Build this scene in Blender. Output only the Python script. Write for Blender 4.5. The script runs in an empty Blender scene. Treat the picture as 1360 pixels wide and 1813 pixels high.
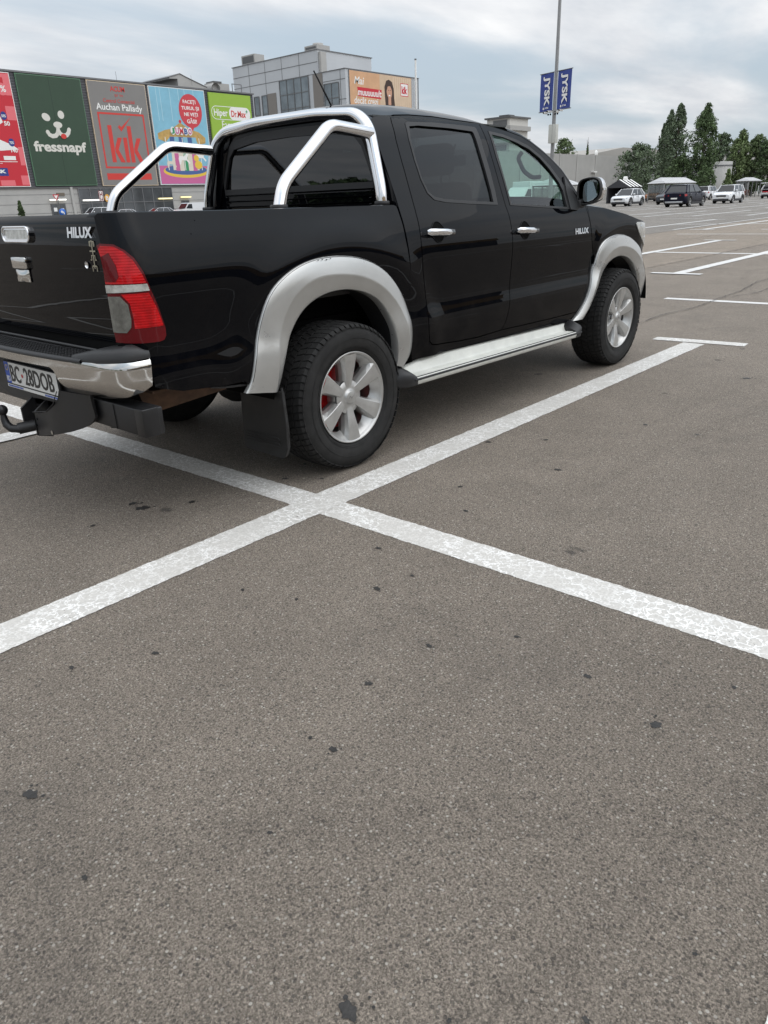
import bpy, bmesh, math, random
import numpy as np
from mathutils import Vector, Matrix
from mathutils.geometry import delaunay_2d_cdt
random.seed(7); rng = np.random.default_rng(7)
sc = bpy.context.scene
COL = sc.collection
R = math.radians

# ---------------------------------------------------------------- camera
CAM = dict(pos=(-2.6402, -3.45873, 1.28802), yaw=42.12541, pitch=-22.87103, roll=-2.08433, f=1304.157)
def cam_axes():
    y, p, r = R(CAM['yaw']), R(CAM['pitch']), R(CAM['roll'])
    f = Vector((math.cos(p)*math.cos(y), math.cos(p)*math.sin(y), math.sin(p)))
    a = f.cross(Vector((0, 0, 1))).normalized(); b = a.cross(f)
    return a*math.cos(r)+b*math.sin(r), -a*math.sin(r)+b*math.cos(r), f
cr, cu, cf = cam_axes()
cd = bpy.data.cameras.new('camera'); cam = bpy.data.objects.new('camera', cd); COL.objects.link(cam)
cd.sensor_fit = 'VERTICAL'; cd.sensor_height = 24; cd.lens = 24*CAM['f']/1813
cd.clip_start = .05; cd.clip_end = 3000
cam.matrix_world = Matrix(((cr.x, cu.x, -cf.x, CAM['pos'][0]), (cr.y, cu.y, -cf.y, CAM['pos'][1]), (cr.z, cu.z, -cf.z, CAM['pos'][2]), (0, 0, 0, 1)))
sc.camera = cam

# ---------------------------------------------------------------- world + sun
SUN_EL, SUN_AZ = 50.0, -68.0          # azimuth measured from +x towards +y
w = bpy.data.worlds.new('World'); sc.world = w; w.use_nodes = True
nt = w.node_tree; nt.nodes.clear(); N = nt.nodes.new; LK = nt.links.new
out = N('ShaderNodeOutputWorld'); bg = N('ShaderNodeBackground'); bg.inputs[1].default_value = .1
sky = N('ShaderNodeTexSky'); sky.sky_type = 'NISHITA'; sky.sun_disc = False
sky.sun_elevation = R(SUN_EL); sky.sun_rotation = R(90-SUN_AZ); sky.dust_density = 2.0; sky.air_density = 1.0
tc = N('ShaderNodeTexCoord'); sep = N('ShaderNodeSeparateXYZ'); LK(tc.outputs['Generated'], sep.inputs[0])
def M(op, a=None, b=None, c=None, clamp=False):
    n = N('ShaderNodeMath'); n.operation = op; n.use_clamp = clamp
    for i, v in enumerate((a, b, c)):
        if v is None: continue
        if isinstance(v, (int, float)): n.inputs[i].default_value = v
        else: LK(v, n.inputs[i])
    return n.outputs[0]
zc = M('MAXIMUM', sep.outputs[2], 0.0); den = M('ADD', zc, .10)
cx = M('DIVIDE', sep.outputs[0], den); cy = M('DIVIDE', sep.outputs[1], den)
cmb = N('ShaderNodeCombineXYZ'); LK(cx, cmb.inputs[0]); LK(cy, cmb.inputs[1])
mp = N('ShaderNodeMapping'); mp.inputs['Rotation'].default_value = (0, 0, R(-25)); mp.inputs['Scale'].default_value = (.45, .9, 1); mp.inputs['Location'].default_value = (3.1, 1.7, 0)
LK(cmb.outputs[0], mp.inputs[0])
n1 = N('ShaderNodeTexNoise'); n1.inputs['Scale'].default_value = .75; n1.inputs['Detail'].default_value = 6; n1.inputs['Roughness'].default_value = .52; n1.inputs['Distortion'].default_value = .35
LK(mp.outputs[0], n1.inputs[0])
n2 = N('ShaderNodeTexNoise'); n2.inputs['Scale'].default_value = 2.3; n2.inputs['Detail'].default_value = 5; n2.inputs['Roughness'].default_value = .6
LK(mp.outputs[0], n2.inputs[0])
rp = N('ShaderNodeValToRGB'); rp.color_ramp.interpolation = 'EASE'
rp.color_ramp.elements[0].position = .36; rp.color_ramp.elements[0].color = (0, 0, 0, 1)
rp.color_ramp.elements[1].position = .58; rp.color_ramp.elements[1].color = (1, 1, 1, 1)
LK(n1.outputs[0], rp.inputs[0])
rp2 = N('ShaderNodeValToRGB')
rp2.color_ramp.elements[0].position = .3; rp2.color_ramp.elements[0].color = (5.5, 5.75, 6.15, 1)
rp2.color_ramp.elements[1].position = .72; rp2.color_ramp.elements[1].color = (8.3, 8.3, 8.35, 1)
LK(n2.outputs[0], rp2.inputs[0])
blue = N('ShaderNodeMix'); blue.data_type = 'RGBA'; blue.inputs[0].default_value = .80
LK(sky.outputs[0], blue.inputs[6]); blue.inputs[7].default_value = (4.7, 5.5, 6.2, 1)
mx = N('ShaderNodeMix'); mx.data_type = 'RGBA'
LK(M('MULTIPLY', rp.outputs[0], .92), mx.inputs[0]); LK(blue.outputs[2], mx.inputs[6]); LK(rp2.outputs[0], mx.inputs[7])
# an overcast sky is brighter towards the zenith
grad = M('ADD', .98, M('MULTIPLY', M('POWER', zc, 1.3), 1.15))
# and towards the veiled sun
dsun = N('ShaderNodeVectorMath'); dsun.operation = 'DOT_PRODUCT'; LK(tc.outputs['Generated'], dsun.inputs[0])
dsun.inputs[1].default_value = (math.cos(R(SUN_EL+8))*math.cos(R(SUN_AZ)), math.cos(R(SUN_EL+8))*math.sin(R(SUN_AZ)), math.sin(R(SUN_EL+8)))
grad = M('ADD', grad, M('MULTIPLY', M('POWER', M('MAXIMUM', dsun.outputs['Value'], 0.0), 5.0), 1.35))
vm = N('ShaderNodeVectorMath'); vm.operation = 'SCALE'; LK(mx.outputs[2], vm.inputs[0]); LK(grad, vm.inputs['Scale'])
LK(vm.outputs[0], bg.inputs[0]); LK(bg.outputs[0], out.inputs[0])
sl = bpy.data.lights.new('sun', 'SUN'); so = bpy.data.objects.new('sun', sl); COL.objects.link(so)
sl.energy = .55; sl.angle = R(84); sl.color = (1, .93, .84)
sd = Vector((math.cos(R(SUN_EL))*math.cos(R(SUN_AZ)), math.cos(R(SUN_EL))*math.sin(R(SUN_AZ)), math.sin(R(SUN_EL))))
so.rotation_euler = sd.to_track_quat('Z', 'Y').to_euler(); so.location = (0, 0, 30)
sc.view_settings.view_transform = 'Standard'; sc.view_settings.look = 'None'; sc.view_settings.exposure = .16; sc.view_settings.gamma = 1
sc.render.engine = 'CYCLES'; sc.cycles.max_bounces = 8; sc.cycles.transparent_max_bounces = 12; sc.cycles.glossy_bounces = 4

# ---------------------------------------------------------------- materials
def pm(name, col, rough=.5, metal=0, coat=0, coat_rough=.03, var=0, vscale=3., bump=0, bscale=50., rvar=0, alpha=None, emit=0, spec=.5):
    m = bpy.data.materials.new(name); m.use_nodes = True
    t = m.node_tree; b = t.nodes['Principled BSDF']
    b.inputs['Base Color'].default_value = (*col, 1); b.inputs['Roughness'].default_value = rough; b.inputs['Metallic'].default_value = metal
    b.inputs['Coat Weight'].default_value = coat; b.inputs['Coat Roughness'].default_value = coat_rough; b.inputs['Specular IOR Level'].default_value = spec
    tcn = t.nodes.new('ShaderNodeTexCoord')
    if var or rvar:
        n = t.nodes.new('ShaderNodeTexNoise'); n.inputs['Scale'].default_value = vscale; n.inputs['Detail'].default_value = 6; n.inputs['Roughness'].default_value = .6
        t.links.new(tcn.outputs['Object'], n.inputs[0])
        if var:
            mr = t.nodes.new('ShaderNodeMapRange'); mr.inputs[1].default_value = .3; mr.inputs[2].default_value = .7; mr.inputs[3].default_value = 1-var; mr.inputs[4].default_value = 1+var
            t.links.new(n.outputs[0], mr.inputs[0])
            v = t.nodes.new('ShaderNodeVectorMath'); v.operation = 'SCALE'; v.inputs[0].default_value = col; t.links.new(mr.outputs[0], v.inputs['Scale']); t.links.new(v.outputs[0], b.inputs['Base Color'])
        if rvar:
            mr = t.nodes.new('ShaderNodeMapRange'); mr.inputs[1].default_value = .3; mr.inputs[2].default_value = .7; mr.inputs[3].default_value = max(0, rough-rvar); mr.inputs[4].default_value = rough+rvar
            t.links.new(n.outputs[0], mr.inputs[0]); t.links.new(mr.outputs[0], b.inputs['Roughness'])
    if bump:
        n = t.nodes.new('ShaderNodeTexNoise'); n.inputs['Scale'].default_value = bscale; n.inputs['Detail'].default_value = 3
        t.links.new(tcn.outputs['Object'], n.inputs[0])
        bp = t.nodes.new('ShaderNodeBump'); bp.inputs['Strength'].default_value = 1; bp.inputs['Distance'].default_value = bump
        t.links.new(n.outputs[0], bp.inputs['Height']); t.links.new(bp.outputs[0], b.inputs['Normal'])
        if coat: t.links.new(bp.outputs[0], b.inputs['Coat Normal'])
    if emit:
        b.inputs['Emission Color'].default_value = (*col, 1); b.inputs['Emission Strength'].default_value = emit
    m.diffuse_color = (*col, 1)
    return m
def glass(name, tint, refl=.06):
    m = bpy.data.materials.new(name); m.use_nodes = True; t = m.node_tree; t.nodes.clear()
    o = t.nodes.new('ShaderNodeOutputMaterial'); tr = t.nodes.new('ShaderNodeBsdfTransparent'); tr.inputs[0].default_value = (*tint, 1)
    g = t.nodes.new('ShaderNodeBsdfGlossy'); g.inputs['Roughness'].default_value = .015; g.inputs[0].default_value = (.95, .97, 1, 1)
    ge = t.nodes.new('ShaderNodeNewGeometry'); dt = t.nodes.new('ShaderNodeVectorMath'); dt.operation = 'DOT_PRODUCT'; t.links.new(ge.outputs['Normal'], dt.inputs[0]); t.links.new(ge.outputs['Incoming'], dt.inputs[1])
    def mm_(op, a, b_):
        n = t.nodes.new('ShaderNodeMath'); n.operation = op
        for i, v in enumerate((a, b_)):
            if isinstance(v, (int, float)): n.inputs[i].default_value = v
            elif v is not None: t.links.new(v, n.inputs[i])
        return n.outputs[0]
    fr = mm_('MULTIPLY_ADD', mm_('POWER', mm_('SUBTRACT', 1., mm_('ABSOLUTE', dt.outputs['Value'], None)), 5.), .95); fr.node.inputs[2].default_value = .04
    mr = t.nodes.new('ShaderNodeMath'); mr.operation = 'ADD'; mr.inputs[1].default_value = refl-.04; mr.use_clamp = True; t.links.new(fr, mr.inputs[0])
    mxs = t.nodes.new('ShaderNodeMixShader'); t.links.new(mr.outputs[0], mxs.inputs[0]); t.links.new(tr.outputs[0], mxs.inputs[1]); t.links.new(g.outputs[0], mxs.inputs[2]); t.links.new(mxs.outputs[0], o.inputs[0])
    return m
MT = dict(
    black=pm('black_paint', (.0018, .0021, .0032), .25, 0, 1, .006, bump=.0006, bscale=2.2),
    inner=pm('matte_black', (.004, .004, .004), .9, spec=.1),
    plastic=pm('black_plastic', (.018, .018, .019), .5, bump=.0003, bscale=400),
    rubber=pm('rubber_trim', (.012, .012, .013), .55),
    chrome=pm('chrome', (.78, .78, .79), .07, 1, bump=.0002, bscale=12, rvar=.03, vscale=9),
    chromed=pm('dulled_chrome', (.62, .61, .59), .11, 1, bump=.0004, bscale=9, rvar=.05, vscale=14),
    silver=pm('silver_paint', (.47, .47, .455), .31, .6, .6, .07, var=.06, vscale=7, rvar=.06),
    alloy=pm('alloy', (.46, .455, .44), .34, .6, .2, .1, var=.10, vscale=14, rvar=.06),
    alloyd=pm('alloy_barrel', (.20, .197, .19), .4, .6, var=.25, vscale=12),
    step=pm('worn_silver_step', (.62, .62, .57), .42, .15, .2, .2, var=.10, vscale=9, rvar=.1),
    tyre=pm('tyre', (.019, .0185, .018), .78, var=.35, vscale=16, bump=.0006, bscale=260, spec=.3),
    flap=pm('mudflap_rubber', (.016, .016, .016), .5, var=.3, vscale=20, bump=.0005, bscale=90, rvar=.12),
    redd=pm('red_drum', (.80, .008, .012), .45, var=.2, vscale=15),
    red=pm('red_lens', (.46, .001, .004), .25, 0, .45, .02, var=.30, vscale=26, spec=.2),
    redk=pm('dark_red_lens', (.11, .001, .004), .25, 0, .4, .02, spec=.2),
    clear=pm('clear_lens', (.50, .50, .47), .2, .3, 1, .02, var=.3, vscale=35, bump=.001, bscale=120),
    smoke=pm('smoked_lens', (.15, .15, .135), .2, .3, 1, .02, var=.35, vscale=30, bump=.001, bscale=150),
    glass_d=glass('privacy_glass', (.04, .043, .047), .028),
    glass_b=glass('back_glass', (.02, .02, .022), .07),
    glass_g=glass('green_glass', (.58, .78, .70), .06),
    glass_w=glass('windscreen', (.74, .86, .81), .05),
    mirrorm=pm('mirror_glass', (.55, .6, .6), .02, 1),
    seat=pm('seat_cloth', (.03, .03, .032), .9, var=.2, vscale=30),
    dash=pm('dashboard', (.05, .055, .056), .6),
    steel=pm('black_steel', (.012, .012, .013), .42, var=.3, vscale=8, rvar=.1),
    rust=pm('rusty_metal', (.075, .04, .022), .8, var=.4, vscale=18),
    white=pm('white_plate', (.72, .72, .70), .4),
    platebk=pm('plate_letters', (.01, .01, .01), .4),
    plateblue=pm('plate_blue', (.01, .07, .42), .4),
    platered=pm('plate_seal', (.5, .02, .02), .4),
    yellow=pm('plate_yellow', (.75, .55, .02), .4),
)
def dust(m, amt, colr=(.16, .14, .12)):
    t = m.node_tree; b = t.nodes['Principled BSDF']; n_ = t.nodes.new; l_ = t.links.new
    P = n_('ShaderNodeTexCoord').outputs['Object']; s = n_('ShaderNodeSeparateXYZ'); l_(P, s.inputs[0])
    n = n_('ShaderNodeTexNoise'); n.inputs['Scale'].default_value = 7; n.inputs['Detail'].default_value = 8; n.inputs['Roughness'].default_value = .7; l_(P, n.inputs[0])
    z = n_('ShaderNodeMapRange'); l_(s.outputs[2], z.inputs[0]); z.inputs[1].default_value = .45; z.inputs[2].default_value = .85; z.inputs[3].default_value = 1; z.inputs[4].default_value = .15
    k = n_('ShaderNodeMapRange'); l_(n.outputs[0], k.inputs[0]); k.inputs[1].default_value = .45; k.inputs[2].default_value = .75; k.inputs[3].default_value = 0; k.inputs[4].default_value = amt
    m_ = n_('ShaderNodeMath'); m_.operation = 'MULTIPLY'; l_(z.outputs[0], m_.inputs[0]); l_(k.outputs[0], m_.inputs[1])
    x = n_('ShaderNodeMix'); x.data_type = 'RGBA'; l_(m_.outputs[0], x.inputs[0]); x.inputs[6].default_value = b.inputs['Base Color'].default_value[:]; x.inputs[7].default_value = (*colr, 1); l_(x.outputs[2], b.inputs['Base Color'])
    # specks of dirt
    v = n_('ShaderNodeTexVoronoi'); v.inputs['Scale'].default_value = 26; l_(P, v.inputs[0]); c = n_('ShaderNodeSeparateColor'); l_(v.outputs['Color'], c.inputs[0])
    g = n_('ShaderNodeMath'); g.operation = 'GREATER_THAN'; l_(c.outputs[0], g.inputs[0]); g.inputs[1].default_value = .93; h = n_('ShaderNodeMath'); h.operation = 'LESS_THAN'; l_(v.outputs['Distance'], h.inputs[0]); h.inputs[1].default_value = .075
    gh_ = n_('ShaderNodeMath'); gh_.operation = 'MULTIPLY'; l_(g.outputs[0], gh_.inputs[0]); l_(h.outputs[0], gh_.inputs[1])
    cw = n_('ShaderNodeMath'); cw.operation = 'MULTIPLY_ADD'; l_(gh_.outputs[0], cw.inputs[0]); cw.inputs[1].default_value = -.55; cw.inputs[2].default_value = .70; l_(cw.outputs[0], b.inputs['Coat Weight'])
def ribs(m, per, dist):
    t = m.node_tree; b = t.nodes['Principled BSDF']; n_ = t.nodes.new; P = n_('ShaderNodeTexCoord').outputs['Object']
    w_ = n_('ShaderNodeTexWave'); w_.wave_type = 'BANDS'; w_.bands_direction = 'Z'; w_.inputs['Scale'].default_value = .314/per; t.links.new(P, w_.inputs[0])
    bp = n_('ShaderNodeBump'); bp.inputs['Distance'].default_value = dist; t.links.new(w_.outputs[1], bp.inputs['Height']); t.links.new(bp.outputs[0], b.inputs['Normal'])
ribs(MT['red'], .010, .0007)
dust(MT['black'], .07)
for _m in ('black',): MT[_m].node_tree.nodes['Principled BSDF'].inputs['Coat IOR'].default_value = 1.34
MT['black'].node_tree.nodes['Principled BSDF'].inputs['Specular IOR Level'].default_value = 0

# ---------------------------------------------------------------- mesh helpers
class MB:
    def __init__(s): s.v = []; s.f = []; s.m = []; s.sm = []; s.mats = []
    def add(s, verts, faces, mat, smooth=False, X=None):
        if mat not in s.mats: s.mats.append(mat)
        k = s.mats.index(mat); b = len(s.v)
        if X is not None: verts = [tuple(X @ Vector(v)) for v in verts]
        s.v += [tuple(map(float, v)) for v in verts]
        for f in faces: s.f.append([b+i for i in f]); s.m.append(k); s.sm.append(smooth)
        return s
    def box(s, lo, hi, mat, X=None, bev=0):
        if bev:
            bm = bmesh.new(); bmesh.ops.create_cube(bm, size=1)
            for v in bm.verts: v.co = Vector([(lo[i]+hi[i])/2+v.co[i]*(hi[i]-lo[i]) for i in range(3)])
            bmesh.ops.bevel(bm, geom=list(bm.edges), offset=bev, segments=3, affect='EDGES', profile=.5)
            bm.verts.index_update()
            vs = [tuple(v.co) for v in bm.verts]; fs = [[v.index for v in f.verts] for f in bm.faces]; bm.free()
            return s.add(vs, fs, mat, True, X)
        x0, y0, z0 = lo; x1, y1, z1 = hi
        return s.add([(x0, y0, z0), (x1, y0, z0), (x1, y1, z0), (x0, y1, z0), (x0, y0, z1), (x1, y0, z1), (x1, y1, z1), (x0, y1, z1)],
                     [(0, 3, 2, 1), (4, 5, 6, 7), (0, 1, 5, 4), (1, 2, 6, 5), (2, 3, 7, 6), (3, 0, 4, 7)], mat, False, X)
    def prism(s, pts, d0, d1, mat, axis='y', X=None):
        n = len(pts)
        def P(a, b, d): return {'y': (a, d, b), 'x': (d, a, b), 'z': (a, b, d)}[axis]
        v = [P(a, b, d0) for a, b in pts]+[P(a, b, d1) for a, b in pts]
        f = [list(range(n))[::-1], list(range(n, 2*n))]+[(i, (i+1) % n, n+(i+1) % n, n+i) for i in range(n)]
        return s.add(v, f, mat, False, X)
    def loft(s, rings, mat, closed=True, caps=True, smooth=True, X=None):
        n = len(rings[0]); v = [p for r in rings for p in r]; f = []
        m = n if closed else n-1
        for i in range(len(rings)-1):
            for j in range(m): f.append((i*n+j, i*n+(j+1) % n, (i+1)*n+(j+1) % n, (i+1)*n+j))
        s.add(v, f, mat, smooth, X)
        if caps and closed:
            s.add(rings[0], [list(range(n))[::-1]], mat, False, X); s.add(rings[-1], [list(range(n))], mat, False, X)
        return s
    def tube(s, path, r, mat, seg=12, fillet=0, X=None, caps=True, rr=None):
        P = [Vector(p) for p in path]
        if fillet:
            Q = [P[0]]
            for i in range(1, len(P)-1):
                a = (P[i-1]-P[i]); b = (P[i+1]-P[i]); d = min(fillet, a.length*.48, b.length*.48)
                a = P[i]+a.normalized()*d; b = P[i]+b.normalized()*d
                for k in range(9):
                    t = k/8; Q.append(a*(1-t)**2+P[i]*2*t*(1-t)+b*t*t)
            Q.append(P[-1]); P = Q
        rings = []; up = None
        for i, p in enumerate(P):
            d = (P[min(i+1, len(P)-1)]-P[max(i-1, 0)]).normalized()
            if up is None:
                up = d.orthogonal().normalized()
            up = (up-d*up.dot(d)).normalized(); sd_ = d.cross(up)
            ra = rr[min(i, len(rr)-1)] if rr else r
            rings.append([tuple(p+(up*math.cos(a)+sd_*math.sin(a))*ra) for a in [2*math.pi*k/seg for k in range(seg)]])
        return s.loft(rings, mat, True, caps, True, X)
    def lathe(s, prof, mat, seg=48, axis='y', X=None, smooth=True, c=(0, 0, 0), a0=0, a1=2*math.pi):
        full = abs(a1-a0-2*math.pi) < 1e-6; n = seg if full else seg+1
        rings = []
        for (r, h) in prof:
            ring = []
            for k in range(n):
                a = a0+(a1-a0)*k/seg; x, z = r*math.cos(a), r*math.sin(a)
                ring.append({'y': (c[0]+x, c[1]+h, c[2]+z), 'z': (c[0]+x, c[1]+z, c[2]+h), 'x': (c[0]+h, c[1]+x, c[2]+z)}[axis])
            rings.append(ring)
        return s.loft(rings, mat, full, False, smooth, X)
    def disc(s, c, r, mat, axis='y', seg=24, X=None, sx=1, sz=1):
        pts = [(r*sx*math.cos(2*math.pi*k/seg), r*sz*math.sin(2*math.pi*k/seg)) for k in range(seg)]
        v = [{'y': (c[0]+a, c[1], c[2]+b), 'x': (c[0], c[1]+a, c[2]+b), 'z': (c[0]+a, c[1]+b, c[2])}[axis] for a, b in pts]
        return s.add(v, [list(range(seg))], mat, False, X)
    def sphere(s, c, r, mat, seg=16, sx=1, sy=1, sz=1, X=None):
        rings = []
        for i in range(seg//2+1):
            t = math.pi*i/(seg//2); rings.append([(c[0]+r*sx*math.sin(t)*math.cos(2*math.pi*k/seg), c[1]+r*sy*math.sin(t)*math.sin(2*math.pi*k/seg), c[2]+r*sz*math.cos(t)) for k in range(seg)])
        return s.loft(rings, mat, True, False, True, X)
    def poly(s, pts, mat, X=None): return s.add(pts, [list(range(len(pts)))], mat, False, X)
    def build(s, name, parent=None, loc=(0, 0, 0), mirror=False):
        v = [(a-loc[0], b-loc[1], c-loc[2]) for a, b, c in s.v]; f = s.f
        if mirror: v = [(a, -b, c) for a, b, c in v]; f = [g[::-1] for g in f]
        me = bpy.data.meshes.new(name); me.from_pydata(v, [], f)
        for m in s.mats: me.materials.append(m)
        me.polygons.foreach_set('material_index', s.m); me.polygons.foreach_set('use_smooth', s.sm)
        me.update()
        o = bpy.data.objects.new(name, me); COL.objects.link(o)
        if parent is not None: o.parent = parent
        else: o.location = loc
        return o
def tag(o, label=None, cat=None, group=None, kind=None):
    if label: o['label'] = label
    if cat: o['category'] = cat
    if group: o['group'] = group
    if kind: o['kind'] = kind
    return o
def thing(name, label, cat, loc=(0, 0, 0), rz=0, group=None):
    o = bpy.data.objects.new(name, None); COL.objects.link(o); o.location = loc; o.rotation_euler = (0, 0, rz); o.empty_display_size = .2
    return tag(o, label, cat, group)

def inpoly(x, y, P):
    c = False; n = len(P); j = n-1
    for i in range(n):
        xi, yi = P[i]; xj, yj = P[j]
        if (yi > y) != (yj > y) and x < (xj-xi)*(y-yi)/(yj-yi)+xi: c = not c
        j = i
    return c
def dens(P, res, close=True):
    o = []; n = len(P)
    for i in range(n if close else n-1):
        a, b = P[i], P[(i+1) % n]; d = math.hypot(b[0]-a[0], b[1]-a[1]); k = max(1, int(math.ceil(d/res)))
        for j in range(k): o.append((a[0]+(b[0]-a[0])*j/k, a[1]+(b[1]-a[1])*j/k))
    if not close: o.append(P[-1])
    return o
def smoothp(P, it=2, close=True, keep=.0):
    for _ in range(it):                      # Chaikin corner cutting
        Q = []; n = len(P)
        for i in range(n if close else n-1):
            a, b = P[i], P[(i+1) % n]
            Q += [(a[0]*.75+b[0]*.25, a[1]*.75+b[1]*.25), (a[0]*.25+b[0]*.75, a[1]*.25+b[1]*.75)]
        if not close: Q = [P[0]]+Q+[P[-1]]
        P = Q
    return P
def offp(P, d):
    n = len(P); A = sum(P[i][0]*P[(i+1) % n][1]-P[(i+1) % n][0]*P[i][1] for i in range(n)); s = 1 if A > 0 else -1; o = []
    for i in range(n):
        a, b, c = P[i-1], P[i], P[(i+1) % n]
        t = Vector((c[0]-a[0], c[1]-a[1])); t.normalize() if t.length > 0 else None
        o.append((b[0]+t.y*d*s, b[1]-t.x*d*s))
    return o
def triang(outline, holes, res):
    O = dens(outline, res); H = [dens(h, res) for h in holes]
    V = []; E = []
    for L in [O]+H:
        b = len(V); V += L; E += [(b+i, b+(i+1) % len(L)) for i in range(len(L))]
    nb = len(V)
    xs = [p[0] for p in O]; ys = [p[1] for p in O]
    B = np.array(V)
    gx = np.arange(min(xs), max(xs), res); gy = np.arange(min(ys), max(ys), res*.87)
    for j, y in enumerate(gy):
        for x in gx:
            x2 = x+(res/2 if j % 2 else 0)
            if not inpoly(x2, y, O): continue
            if any(inpoly(x2, y, h) for h in H): continue
            if ((B-(x2, y))**2).sum(1).min() < (res*.55)**2: continue
            V.append((x2, y))
    r = delaunay_2d_cdt([Vector(p) for p in V], E, [], 4 if holes else 1, 1e-6)
    vs, fs = r[0], r[2]
    loops = [O]+H
    fs2 = []
    for f in fs:
        cx_ = sum(vs[i].x for i in f)/len(f); cy_ = sum(vs[i].y for i in f)/len(f)
        if inpoly(cx_, cy_, O) and not any(inpoly(cx_, cy_, h) for h in H): fs2.append(list(f))
    return [(v.x, v.y) for v in vs], fs2, loops
def panel(mb, mat, fm, outline, holes=(), res=.03, off=0., depth=.014, rim=None, smooth=True, off2=None, lip=0.004):
    """skin on the surface fm(s,z,off); with a folded rim of the given depth"""
    vs, fs, loops = triang(outline, list(holes), res)
    mb.add([fm(a, b, off) for a, b in vs], fs, mat, smooth)
    if depth:
        for L in loops:
            n = len(L)
            a = [fm(x, y, off) for x, y in L]; b = [fm(x, y, off-depth) for x, y in L]
            mb.add(a+b, [(i, (i+1) % n, n+(i+1) % n, n+i) for i in range(n)], rim or mat, False)
    return mb

# text
_tc = {}
def text_geo(txt, bold=0.0, shear=0.0, space=1.0):
    k = (txt, bold, shear, space)
    if k in _tc: return _tc[k]
    c = bpy.data.curves.new('t', 'FONT'); c.body = txt; c.size = 1; c.offset = bold; c.shear = shear; c.space_character = space; c.resolution_u = 3; c.fill_mode = 'FRONT'
    o = bpy.data.objects.new('t', c); COL.objects.link(o); bpy.context.view_layer.update()
    dg = bpy.context.evaluated_depsgraph_get(); me = o.evaluated_get(dg).to_mesh()
    v = [(q.co.x, q.co.y) for q in me.vertices]; f = [list(p.vertices) for p in me.polygons]
    o.evaluated_get(dg).to_mesh_clear(); bpy.data.objects.remove(o); bpy.data.curves.remove(c)
    if v:
        x0 = min(a for a, b in v); x1 = max(a for a, b in v); y0 = min(b for a, b in v); y1 = max(b for a, b in v)
        v = [((a-x0)/(x1-x0), (b-y0)/(y1-y0)) for a, b in v]
    _tc[k] = (v, f); return _tc[k]
def text(mb, txt, mat, fn, box, bold=0.0, depth=0, shear=0, space=1.0):
    """lay text into box (u0,v0,u1,v1) on fn(u,v,off)->point"""
    v, f = text_geo(txt, bold, shear, space); u0, v0, u1, v1 = box
    P = [fn(u0+a*(u1-u0), v0+b*(v1-v0), depth) for a, b in v]
    mb.add(P, f, mat)
    if depth:
        Q = [fn(u0+a*(u1-u0), v0+b*(v1-v0), 0) for a, b in v]
        cnt = {}
        for g in f:
            for i in range(len(g)):
                e = (g[i], g[(i+1) % len(g)]); cnt[tuple(sorted(e))] = cnt.get(tuple(sorted(e)), 0)+1
        ed = [e for e, c in cnt.items() if c == 1]; n = len(P)
        mb.add(P+Q, [(a, b, n+b, n+a) for a, b in ed], mat)

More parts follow.
